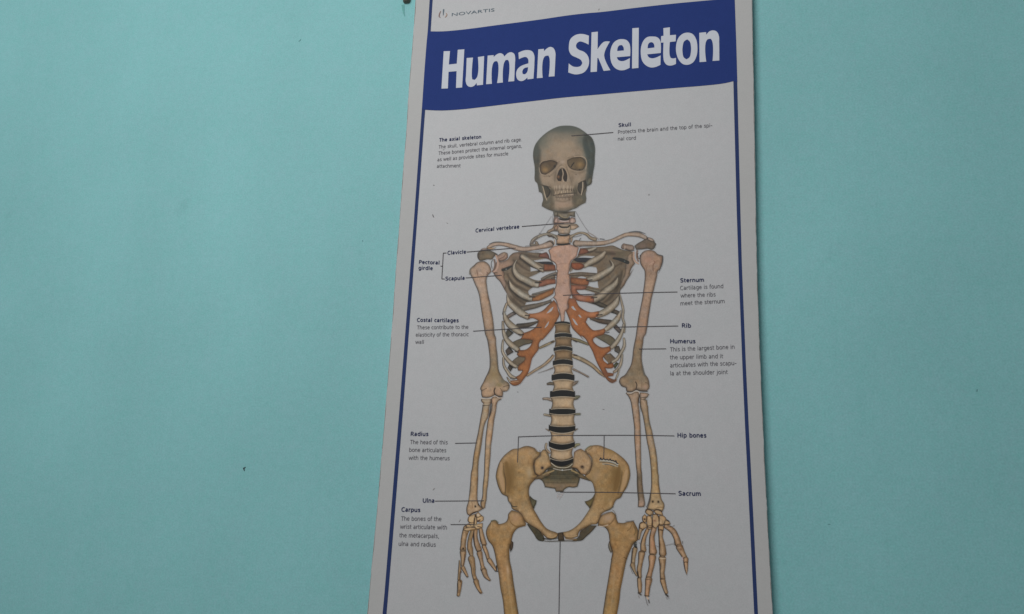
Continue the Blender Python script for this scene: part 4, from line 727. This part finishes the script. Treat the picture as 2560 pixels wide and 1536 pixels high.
# --- femurs
fem = gr((1270, (160, 130, 94)), (1350, (150, 120, 82)), (1430, (154, 122, 86)), (1536, (150, 122, 82)), (1690, (148, 118, 78)))
CUR = part('femur')
fill('K 1260,10 1305,50 1290,180 1245,250 1230,150', (86, 72, 58), w=3)
fill('I 1190,930 1200,840 1270,765 1400,805 1470,860 1530,980 1560,1040 1540,1085 1440,1110 1380,1140 1310,1230 1280,1330 1260,1430 K 1235,150 1235,400 1280,620 1310,850 1350,1100 1380,1300 1410,1484 1460,1800 1500,2100 1500,2700 1230,2700 1210,2100 1160,1750 1120,1484 1090,1200 1040,950 1010,700 960,450 930,280 880,120 800,20 I 770,1300 755,1220 770,1130 830,1030 880,970 960,970 1010,1040 1080,1030 1160,990', fem, (108, 88, 62), w=7, ol=.6)
blob('I', 1380, 900, 110, 90, (164, 132, 100), .6); ln('I 1225,900 1240,990 1310,1065 1400,1095 1540,1060', [6, 14, 20, 20, 14], (112, 84, 50), .75, soft=2.2); ln('I 1500,900 1560,1010 1540,1080', 24, (116, 90, 60), .6, soft=2.5); ln('I 860,980 940,965 1000,1010', 20, (98, 96, 78)); ln('I 820,1150 820,1290', 12, (120, 92, 54), .7); ln('I 870,1010 860,1120', 14, (180, 150, 112), .6); blob('I', 1330, 930, 80, 90, (162, 128, 98), .5); blob('K', 1190, 600, 26, 110, (172, 146, 118), .8, ang=-.1); ln('K 1190,700 1220,1000 1290,1484', [40, 30, 26], (164, 136, 98), .6, soft=3); ln('K 1245,300 1265,560 1330,950 1400,1400', 14, (98, 90, 76), .6, soft=2); ln('K 975,340 1040,900 1110,1350', 26, (124, 98, 62), .5, soft=3); ln('K 965,520 970,620', 26, (50, 46, 42)); ln('K 1190,200 1215,300', 12, (128, 92, 50), .6); ln('I 1010,1040 1020,1110', 10, (120, 92, 60), .6)
CUR = part('femur')
fill('L 585,20 560,110 570,180 620,270 650,200', (124, 112, 94), w=3)
fill('J 830,870 900,835 1030,790 1100,840 1130,940 1160,1010 1260,1020 1330,1000 1470,980 1510,1060 1560,1160 1570,1280 1550,1370 1480,1420 L 1060,100 980,280 930,420 890,600 850,800 810,1000 790,1200 740,1484 690,1800 640,2100 640,2700 370,2700 370,2100 400,1800 450,1484 500,1150 550,850 590,600 620,400 640,260 600,100 585,0 J 980,1330 970,1240 930,1150 870,1100 750,1080 770,960', fem, (108, 88, 62), w=7, ol=.55)
blob('J', 950, 920, 110, 90, (162, 138, 116), .8); ln('J 780,1040 880,1075 980,1050 1060,970 1100,880', [10, 18, 20, 18, 8], (106, 84, 58), .75, soft=2.2); ln('J 780,1080 860,1085 960,1060', 14, (186, 166, 146)); ln('J 830,1060 900,1040 1000,1020', 12, (120, 92, 64), .6); ln('J 1310,985 1370,985 1470,972', 12, (84, 80, 80)); ln('J 1340,1180 1400,1130 1430,1050', 14, (110, 88, 56), .7); ln('J 1490,1110 1510,1180 1480,1260', 20, (104, 88, 60), .7); blob('J', 1440, 1330, 60, 30, (176, 140, 110), .5); ln('J 1130,940 1110,840 1050,760', 14, (108, 102, 92)); ln('L 870,350 940,385', 10, (84, 64, 40)); ln('L 690,600 660,1000 600,1484', [40, 30, 30], (160, 134, 100), .5, soft=3); ln('L 880,500 800,1000 730,1484', 30, (122, 94, 58), .6, soft=3); ln('L 600,100 650,240 620,400', 12, (80, 66, 52)); blob('J', 1250, 1130, 90, 70, (140, 112, 74), .5)

# --- hands
HB = (164, 136, 106); HE = (116, 92, 66)
def finger(segs, c_=HB, ol=.9):
    global CUR
    CUR = part('finger_bones')
    for t_, w_ in segs: tube(t_, np.array(w_) * 1.28, c_, HE, ol=1.0, wf=.8)
finger((('I 370,1130 320,1300 300,1484 K 300,180', [110, 90, 85, 105]), ('K 300,250 300,360 290,500', [105, 80, 55]), ('K 300,560 345,650 385,730', [70, 55, 40]))); blob('K', 303, 175, 20, 22, (44, 36, 30), 1); ln('K 265,225 350,222', 14); ln('K 335,290 325,400 300,520', 16, (96, 74, 56)); ln('K 255,600 270,650', 20, (84, 66, 52)); blob('K', 388, 740, 14, 18, (70, 58, 50), .9); ln('I 350,1200 380,1300 340,1450', 30, (112, 88, 60), .5, soft=2)
finger((('K 228,420 230,600 215,790', [24, 50, 44]), ('K 235,840 225,1000 205,1100', [80, 60, 55])), (150, 126, 98)); ln('K 245,640 240,800 250,840', 22, (84, 66, 50)); ln('K 185,860 178,1050', 8); ln('K 215,1060 225,1000', 16, (100, 72, 58), .7)
finger((('I 500,1150 450,1300 430,1440 K 440,180 470,310', [70, 70, 75, 95, 60]), ('K 465,380 500,540 515,700 545,790', [110, 80, 65, 70]), ('K 560,830 600,950 655,1050', [90, 65, 50])), (154, 128, 98)); ln('I 460,1180 430,1350', 40, (112, 98, 72), .5, soft=2); ln('K 505,560 520,720', 16, (104, 82, 58), .7); ln('K 620,1040 690,1062', 12, (90, 68, 48)); ln('K 430,400 480,460', 16, (126, 98, 62), .5)
finger((('I 560,1130 545,1300 580,1460 K 615,190', [60, 75, 90, 95]), ('K 630,270 660,400 690,540 700,580', [95, 65, 60, 90]), ('K 720,620 755,720 830,805', [90, 75, 36])), (158, 130, 102)); ln('I 515,1180 520,1350 530,1470 K 570,220', [14, 20, 22, 14], (62, 54, 50)); ln('K 580,235 630,225 665,195', 12); ln('K 780,795 850,805', 10)
finger((('I 640,1110 670,1250 715,1420 K 720,80', [65, 75, 85, 85]), ('K 715,130 770,260 800,370', [70, 65, 60]), ('K 825,410 900,520 950,610', [80, 65, 36]))); ln('K 680,110 740,105', 12); ln('I 620,1130 630,1280 650,1400', 16, (70, 62, 56)); ln('K 960,520 970,600', [10, 20], (48, 44, 40)); ln('K 630,90 660,60', 10, lock=False); ln('K 680,110 690,150', 12); ln('K 945,625 990,630', 26, (60, 56, 52), lock=False)
CUR = part('wrist_bones')
for t_ in ('I 420,900 480,870 540,850 530,960 500,1050 430,1010 400,970', 'I 540,890 570,870 580,960 570,1060 520,1060 530,960', 'I 370,1060 440,1020 510,1020 510,1090 420,1110 370,1100', 'I 560,850 610,820 660,870 700,900 700,960 640,1000 580,980', 'I 520,1060 600,1040 680,1030 680,1100 600,1140 540,1130', 'I 340,1130 420,1110 540,1110 540,1150 460,1170 380,1180 320,1160'):
    fill(t_, (176, 148, 112), (106, 84, 60), w=3.2, ol=.6, grow=1.18)
for t_, w_ in (('I 540,860 560,900 610,905 670,870', 14), ('I 520,930 515,1040', 12), ('I 405,1000 470,1015', 9), ('I 430,1050 450,1060', 24), ('I 350,1070 370,1120', 10), ('I 580,990 640,960', 22), ('I 590,1090 650,1100', 14), ('I 410,940 405,980', 8), ('I 460,1100 540,1120', 10)): ln(t_, w_, (66, 52, 42))
blob('I', 600, 860, 24, 20, (176, 168, 160), .9); blob('I', 610, 975, 26, 14, (90, 64, 62), .8); blob('I', 500, 1160, 60, 20, (124, 94, 58), .6)
finger((('J 1650,1070 1600,1180 1570,1330', [120, 60, 44]), ('L 1100,180 1070,350 1060,470', [80, 65, 60]), ('L 1050,500 1085,620 1130,710', [80, 50, 30])), (154, 132, 104)); ln('L 1110,60 1100,110 1120,150', [50, 70, 40], (50, 52, 48), lock=False); blob('L', 1120, 70, 14, 14, (150, 150, 140), .8); ln('L 1040,170 1025,350 1015,470', 14, (70, 62, 54)); ln('L 990,510 1050,670', 9, (74, 64, 56), lock=False)
finger((('J 1760,1130 1685,1300 1655,1460 L 1265,200', [60, 65, 85, 95]), ('L 1230,275 1205,450 1180,620 1190,740', [110, 80, 80, 70]), ('L 1180,780 1190,900 1195,1030', [70, 78, 60]))); ln('J 1710,1150 1650,1300 1610,1450 L 1210,200', [10, 16, 20, 14], (66, 58, 52)); ln('L 1200,238 1310,242', 12); ln('L 1165,1060 1215,1095', 34, (76, 64, 54), lock=False); ln('L 1165,1110 1180,1155', 9, (112, 96, 90), lock=False); ln('L 1150,640 1170,760', 26, (66, 58, 50)); ln('L 1140,520 1142,640', 9)
finger((('J 1880,1130 1835,1290 1840,1470 L 1455,240', [85, 85, 100, 130]), ('L 1440,350 1430,500 1400,640 1370,750', [125, 90, 80, 95]), ('L 1370,800 1350,950 1335,1100', [115, 85, 75])), (170, 136, 108)); ln('J 1820,1150 1790,1300 1780,1450 L 1385,250', [10, 16, 18, 12], (66, 58, 52)); ln('L 1395,290 1470,292', 14); ln('L 1310,790 1420,800', 12, (90, 72, 56)); ln('L 1285,1110 1380,1125', 15, (72, 60, 50)); ln('L 1310,1150 1330,1250 1350,1305', 11, (80, 72, 66), lock=False); ln('L 1365,1190 1380,1250', 24, (66, 58, 50), lock=False); ln('L 1335,1140 1360,1180', 30, (176, 152, 130), lock=False); blob('L', 1450, 80, 40, 80, (176, 124, 92), .5)
finger((('J 2010,1160 2010,1300 2040,1470 L 1650,270', [85, 65, 95, 120]), ('L 1640,380 1650,520 1640,660 1650,770', [120, 85, 75, 85]), ('L 1650,815 1690,960 1720,1050', [90, 72, 60]))); ln('J 1950,1100 1970,1300 1975,1450 L 1590,280 1620,340 1700,340', [12, 16, 18, 14, 12, 10], (64, 56, 50)); ln('L 1580,360 1590,600 1600,780', 11, (76, 66, 56)); ln('L 1600,785 1670,785', 9); ln('L 1715,1090 1750,1125', 40, (64, 56, 50), lock=False); ln('L 1715,1140 1740,1185', 9, (96, 88, 84), lock=False); ln('L 1755,1140 1775,1170', 9, (96, 88, 84), lock=False); ln('L 1590,370 1700,375', 22, (186, 170, 144), .6)
finger((('J 2120,1090 2240,1170 2320,1310 2360,1440', [80, 95, 95, 105]), ('L 1985,150 2040,260 2090,350', [115, 90, 75]), ('L 2110,390 2110,445', [85, 80]), ('L 2110,480 2120,590 2130,690', [75, 55, 10])), (168, 138, 110)); ln('L 1890,0 1880,80 1920,120', 12, (72, 60, 52)); ln('L 1920,130 2030,120', 14, (92, 68, 48)); ln('L 2040,30 2045,75', 14); ln('L 2035,330 2070,440 2110,650 2130,695', [10, 14, 16, 8], (80, 64, 58)); blob('L', 2010, 190, 40, 30, (112, 84, 62), .7); ln('L 2050,400 2045,350', 24, (176, 152, 150), .8)
CUR = part('wrist_bones')
for t_ in ('J 1715,750 1780,755 1850,785 1850,840 1790,875 1730,840 1700,800', 'J 1870,770 1960,760 2030,800 2050,870 1980,860 1900,830', 'J 1640,900 1690,850 1720,880 1730,960 1700,1020 1650,980', 'J 1740,880 1820,880 1840,980 1830,1080 1770,1100 1730,1040', 'J 1850,860 1930,850 1970,920 1970,1060 1900,1120 1850,1080 1840,960', 'J 1975,880 2060,880 2110,930 2120,990 2060,1050 1980,1060', 'J 2100,960 2180,990 2200,1040 2110,1060 2070,1050', 'J 1590,1040 1660,1000 1730,1050 1730,1110 1650,1150 1590,1120', 'J 1960,1070 2060,1070 2070,1120 2060,1170 1970,1160', 'J 1740,1060 1840,1080 1820,1150 1750,1150'):
    fill(t_, (168, 140, 106), (104, 82, 58), w=3.2, ol=.6, grow=1.1)
for t_, w_ in (('J 1725,745 1790,755 1860,785 1930,755 2040,800', 15), ('J 1720,690 1740,740 1700,800', 12), ('J 1860,790 1860,850 1780,880', 14), ('J 1870,850 1920,845 1960,880 1975,980', 14), ('J 1845,960 1845,1090', 14), ('J 1645,930 1650,980 1700,1020', 14), ('J 1960,1060 2070,1060 2200,1050', 12), ('J 1950,1080 1955,1160', 14), ('J 1730,1080 1790,1110 1840,1110', 14), ('J 2000,1150 2060,1165', 10), ('J 2080,1100 2200,1100 2280,1070', 8)): ln(t_, w_, (70, 54, 44))
blob('J', 1688, 945, 20, 20, (52, 44, 40), 1); ln('J 2130,960 2170,985', 26, (66, 58, 54), lock=False); blob('J', 1890, 975, 30, 26, (120, 84, 70), .7); blob('J', 2000, 1010, 24, 26, (184, 158, 124), .7)
CUR = part('support_wire')
for t_ in ('L 1175,60 1230,70', 'L 1330,98 1385,118', 'L 1500,112 1575,142', 'L 1700,115 1780,95 1865,85 1895,115'): ln(t_, 10, (96, 88, 84), .85, lock=False)

# --- skull
CUR = part('skull')
fill('S 600,182 520,190 440,220 350,275 270,345 205,430 180,500 172,580 180,650 192,720 195,800 200,920 225,945 240,1000 250,1060 285,1078 300,1120 305,1170 290,1220 288,1250 320,1270 380,1300 450,1320 540,1330 620,1322 680,1300 740,1280 800,1240 870,1205 880,1150 872,1090 882,1040 890,990 940,960 955,910 965,850 975,780 990,700 992,600 997,500 985,420 950,340 900,300 850,260 780,215 700,188', (140, 124, 107), (88, 90, 84), w=9, ol=.3, k=2)
b_ = CUR
for q in ((590, 225, 330, 110, (96, 99, 93), .9), (300, 400, 130, 130, (98, 102, 94), .8), (215, 620, 60, 330, (88, 90, 84), .95), (860, 380, 130, 120, (88, 96, 92), .85), (940, 620, 85, 330, (84, 92, 86), .97), (890, 480, 50, 130, (80, 90, 86), .6), (560, 480, 220, 130, (150, 134, 116), .8), (600, 330, 120, 60, (124, 116, 104), .6), (560, 640, 180, 40, (150, 132, 114), .5),
          (350, 900, 90, 60, (150, 132, 114), .7), (770, 860, 90, 60, (150, 132, 116), .6), (570, 980, 90, 50, (156, 140, 124), .6), (930, 930, 40, 60, (112, 112, 98), .6), (240, 980, 40, 90, (100, 96, 84), .8), (340, 1220, 70, 60, (100, 98, 84), .8), (400, 1180, 90, 70, (124, 116, 96), .6), (820, 1160, 90, 90, (104, 98, 86), .85), (570, 1210, 130, 60, (156, 134, 118), .8), (420, 1080, 60, 60, (104, 100, 88), .6), (730, 1070, 60, 60, (108, 100, 88), .6)):
    blob('S', *q, pid=b_)
K5 = S8 / 5.3
fill('S 180,480 215,430 262,520 258,640 250,760 258,900 285,980 300,1070 285,1078 250,1060 240,1000 225,945 200,920 192,720 175,580', (98, 95, 84), (84, 84, 76), w=14, aa=11, ol=0, k=0)
fill('S 860,300 905,310 950,345 983,425 995,500 988,700 963,850 940,955 895,980 880,900 905,780 878,660 892,560 860,480 845,380', (84, 89, 83), (72, 78, 74), w=14, aa=11, ol=0, k=0)
ln('S 865,420 880,500 900,570', 60 * K5, (70, 80, 78), .6, soft=6); ln('S 250,350 215,450 205,560', 50 * K5, (82, 88, 82), .6, soft=8); blob('S', 590, 200, 300, 70, (84, 90, 86), .8, CUR)
fill('S 300,1120 345,1180 400,1140 440,1200 430,1310 320,1270 290,1248 292,1220 305,1170', (110, 102, 86), (94, 88, 74), w=10, aa=13, ol=0, k=0)
fill('S 700,1120 800,1100 870,1090 878,1150 868,1200 800,1238 735,1275 705,1200', (108, 101, 85), (92, 87, 74), w=10, aa=13, ol=0, k=0)
blob('S', 418, 1060, 38, 80, (88, 80, 66), .85, CUR); blob('S', 735, 1045, 46, 90, (88, 82, 68), .85, CUR); blob('S', 470, 850, 26, 80, (112, 98, 82), .7, CUR); blob('S', 690, 900, 34, 100, (118, 104, 88), .6, CUR)
fill('S 900,880 945,870 958,920 940,962 893,986 870,950', (108, 106, 92), (84, 84, 76), w=6, ol=.2)
ln('S 262,560 268,640 256,720', 8 * K5, (98, 92, 80), .6, soft=2); ln('S 880,660 890,760 905,850 860,905', 9 * K5, (96, 88, 78), .6, soft=2)
ln('S 300,660 360,636 420,628 480,650', 16 * K5, (112, 98, 82), .5, soft=2.5); ln('S 640,610 720,590 800,584', 14 * K5, (112, 98, 82), .5, soft=2.5)
ln('S 250,960 300,972 350,985 400,1000', 12 * K5, (74, 64, 52), .8); ln('S 872,905 820,925 775,950', 14 * K5, (70, 60, 50), .8)
fill('S 268,700 298,662 350,650 400,638 460,650 500,672 480,720 440,765 390,800 330,832 285,822 262,770', (103, 86, 64), (70, 58, 46), w=5, ol=.2, k=-6)
blob('S', 335, 772, 50, 38, (150, 122, 82), .8); blob('S', 400, 690, 60, 34, (92, 76, 56), .7); blob('S', 458, 722, 16, 22, (54, 44, 36), .9)
fill('S 625,642 680,612 740,600 810,600 850,625 870,680 860,730 830,772 780,780 720,772 670,752 630,700', (105, 89, 67), (72, 62, 50), w=4, ol=.1, k=-4)
blob('S', 795, 700, 44, 52, (148, 121, 82), .75); blob('S', 740, 640, 100, 28, (94, 80, 60), .6); ln('S 715,675 695,700 680,728', 14 * K5, (48, 40, 32)); blob('S', 790, 768, 12, 10, (50, 38, 30), .9); blob('S', 650, 680, 24, 40, (104, 92, 76), .6)
ln('S 330,832 400,795 450,755', 7 * K5, (74, 60, 46)); ln('S 262,690 300,655 400,632', 8 * K5, (160, 142, 122), .6); ln('S 720,596 800,590 860,612 885,680 870,760', 11 * K5, (164, 146, 126), .8); ln('S 255,740 275,820 340,845', 9 * K5, (164, 146, 128), .7)
fill('S 555,740 585,755 615,800 628,870 615,925 580,918 560,880 545,920 505,915 488,880 500,820 525,765', (62, 52, 42), (48, 40, 34), w=3, ol=0, k=0)
ln('S 556,750 572,820 562,880 580,925', [10 * K5, 16 * K5, 14 * K5, 20 * K5], (156, 140, 122), .95); blob('S', 508, 862, 20, 22, (134, 98, 70), .9)
ln('S 545,700 500,745 472,800 455,920', 6 * K5, (104, 92, 78), .7); ln('S 605,700 650,830 690,960 692,1050', 7 * K5, (106, 94, 80), .7); ln('S 530,730 556,725 590,740 630,830 632,900', 8 * K5, (164, 148, 130), .6); blob('S', 565, 665, 30, 24, (166, 148, 134), .8); ln('S 520,655 500,700', 8 * K5, (100, 84, 68), .6)
fill('S 300,975 360,985 385,1010 405,1050 385,1110 350,1150 325,1090 300,1020', (76, 70, 58), w=3, ol=0); ln('S 302,990 320,1060 340,1130 356,1172', [9 * K5, 12 * K5, 12 * K5, 8 * K5], (172, 156, 134), .95)
fill('S 872,910 800,935 768,975 765,1030 790,1080 822,1100 850,1050 880,990', (74, 68, 60), w=3, ol=0); ln('S 832,932 830,1010 812,1100', [13 * K5, 16 * K5, 12 * K5], (166, 152, 134), .95); ln('S 850,1000 845,1100 850,1190', 22 * K5, (92, 90, 80), .6, soft=2)
fill('S 450,1040 500,1022 560,1030 640,1020 690,1040 705,1072 640,1080 560,1088 480,1100 442,1100', (174, 157, 136), (134, 118, 98), w=3, ol=0)
fill('S 460,1105 540,1098 640,1086 720,1080 712,1110 650,1132 560,1138 480,1132', (164, 146, 128), (124, 108, 90), w=3, ol=0)
ln('S 440,1107 520,1094 600,1084 680,1078 745,1075', 6 * K5, (66, 56, 48)); ln('S 400,1080 440,1100', 12 * K5, (94, 84, 72), .6)
for x, w_ in ((462, 20), (490, 24), (528, 36), (580, 40), (630, 36), (668, 28), (695, 20)):
    ln('S %d,985 %d,1030' % (x - (580 - x) * .06, x), w_ * .5 * K5, (166, 150, 132), .7); fill('S %d,1024 %d,1020 %d,1082 %d,1086' % (x - w_ * .46, x + w_ * .46, x + w_ * .4, x - w_ * .4), (164, 147, 126), (112, 96, 80), w=1.8, ol=.3, aa=1)
    ln('S %d,1015 %d,1050' % (x + w_ * .55, x + w_ * .5), 6 * K5, (72, 58, 48), .85)
for x, w_ in ((478, 22), (508, 26), (545, 30), (585, 34), (624, 30), (658, 26), (688, 20)):
    fill('S %d,1104 %d,1100 %d,1134 %d,1138' % (x - w_ * .44, x + w_ * .44, x + w_ * .36, x - w_ * .36), (150, 133, 115), (104, 90, 76), w=1.8, ol=.2, aa=1); ln('S %d,1120 %d,1162' % (x + w_ * .5, x + w_ * .5), 5 * K5, (92, 76, 64), .7)
ln('S 436,1108 520,1095 600,1086 680,1080 750,1076', 7 * K5, (58, 50, 44), .9)
for x in (415, 445, 720, 750): ln('S %d,1040 %d,1110' % (x, x + 4), 8 * K5, (72, 64, 54), .6)
ln('S 280,850 330,900 400,930 440,1000', 40 * K5, (150, 133, 115), .4, soft=4); ln('S 860,800 800,870 720,930 700,1000', 40 * K5, (150, 134, 116), .4, soft=4)
ln('S 320,850 400,850 450,800', 20 * K5, (112, 98, 82), .45, soft=3); ln('S 680,790 760,810 850,790', 20 * K5, (114, 100, 84), .45, soft=3)
ln('S 480,1175 570,1190 660,1170', 22 * K5, (112, 98, 82), .5, soft=3); ln('S 520,1280 580,1290 650,1275', 26 * K5, (120, 106, 90), .5, soft=3)
ln('S 650,1130 655,1170', 8 * K5, (80, 66, 54), .7); ln('S 380,850 395,856', 9 * K5, (86, 70, 56), .8); ln('S 730,826 750,830', 8 * K5, (96, 78, 64), .8)
ln('S 250,960 300,972 370,985', 6 * K5, (96, 84, 70), .7); ln('S 870,905 820,925 770,960', 7 * K5, (86, 74, 62), .7); ln('S 885,980 880,1050', 8 * K5, (76, 74, 66), .6); ln('S 430,1318 540,1332 620,1324 690,1300', 8 * K5, (84, 78, 62), .7); ln('S 560,520 640,540 720,560', 30 * K5, (154, 136, 118), .3, soft=4)

# --- bones to meshes
m_print, N, Lk, B = new_mat('printed_bone_inks')
at = N.new('ShaderNodeAttribute'); at.attribute_name = 'ink'
Lk.new(grain(m_print.node_tree, at.outputs['Color'], 0.085, 0.045), B.inputs['Base Color'])
B.inputs['Roughness'].default_value = 0.5; B.inputs['Specular IOR Level'].default_value = 0.3
lum = Ccol.mean(-1, keepdims=True); Cc = np.clip(lum + (Ccol - lum) * 0.86, 0, 255)
Cc = np.clip((Cc - 130) * 1.20 + 123, 8, 255)
sk = [k for k, q in enumerate(parts) if q[0] == 'skull'][0]
Cc = np.where((Pid == sk)[..., None], Cc * np.array([.99, .975, .945]), Cc)
Cc = np.where(lum > 70, Cc, Cc - (70 - lum) * 0.30)
alb = lin(np.clip(Cc, 0, 255)) / lin(refv(gy))[..., None] * PAPER
alb = alb * Aal[..., None] + PAPER * (1 - Aal[..., None])
alb = np.clip(alb, 0.004, 0.9)
Wp = Pn(gx, gy, D1)
cell_a = np.maximum.reduce([Aal[:-1, :-1], Aal[1:, :-1], Aal[:-1, 1:], Aal[1:, 1:]])
cell_p = np.maximum.reduce([Pid[:-1, :-1], Pid[1:, :-1], Pid[:-1, 1:], Pid[1:, 1:]])
cell_p[cell_a < 0.03] = -1
vid = np.arange(HH * WW).reshape(HH, WW)
flatW = Wp.reshape(-1, 3); flatA = alb.reshape(-1, 3)
# pieces of a bone that other bones cut off: small ones join the bone they touch, large ones are pieces of their own
def components(pid):
    h, w = pid.shape; lab = np.full((h, w), -1, int); out = []; pl = pid.tolist(); seen = [[False] * w for _ in range(h)]
    for y, x in zip(*np.nonzero(pid >= 0)):
        y = int(y); x = int(x)
        if seen[y][x]: continue
        v = pl[y][x]; st = [(y, x)]; seen[y][x] = True; cells = []
        while st:
            cy_, cx_ = st.pop(); cells.append((cy_, cx_))
            for ny, nx_ in ((cy_ + 1, cx_), (cy_ - 1, cx_), (cy_, cx_ + 1), (cy_, cx_ - 1)):
                if 0 <= ny < h and 0 <= nx_ < w and not seen[ny][nx_] and pl[ny][nx_] == v:
                    seen[ny][nx_] = True; st.append((ny, nx_))
        out.append((v, cells))
    return out
for rnd in range(2):
    cs = components(cell_p); big = {}
    for v, c_ in cs: big[v] = max(big.get(v, 0), len(c_))
    for v, c_ in cs:
        if len(c_) >= 260 or (len(c_) == big[v] and len(c_) >= 30): continue
        votes = {}
        for y, x in c_:
            for ny, nx_ in ((y + 1, x), (y - 1, x), (y, x + 1), (y, x - 1)):
                if 0 <= ny < cell_p.shape[0] and 0 <= nx_ < cell_p.shape[1]:
                    q = cell_p[ny, nx_]
                    if q >= 0 and q != v: votes[q] = votes.get(q, 0) + 1
        t = max(votes, key=votes.get) if votes else -1
        if not votes and parts[v][0] == 'support_wire': continue
        if not votes and len(c_) > 25: continue
        for y, x in c_: cell_p[y, x] = t
for v, c_ in components(cell_p):
    nm, lab = parts[v]; c_ = np.array(c_); jj, ii = c_[:, 0], c_[:, 1]
    if len(jj) < 6: continue
    q = np.stack([vid[jj, ii], vid[jj + 1, ii], vid[jj + 1, ii + 1], vid[jj, ii + 1]], 1)
    un, inv = np.unique(q.ravel(), return_inverse=True); fc = inv.reshape(-1, 4)
    me = bpy.data.meshes.new(nm); me.vertices.add(len(un)); me.vertices.foreach_set('co', flatW[un].astype(np.float32).ravel())
    me.loops.add(len(fc) * 4); me.loops.foreach_set('vertex_index', fc.astype(np.int32).ravel())
    me.polygons.add(len(fc)); me.polygons.foreach_set('loop_start', (np.arange(len(fc)) * 4).astype(np.int32))
    me.update(calc_edges=True); me.validate()
    ca = me.color_attributes.new('ink', 'FLOAT_COLOR', 'POINT')
    ca.data.foreach_set('color', np.c_[flatA[un], np.ones(len(un))].astype(np.float32).ravel())
    o = link(nm, me, m_print, poster)
    if lab: o['label'] = lab
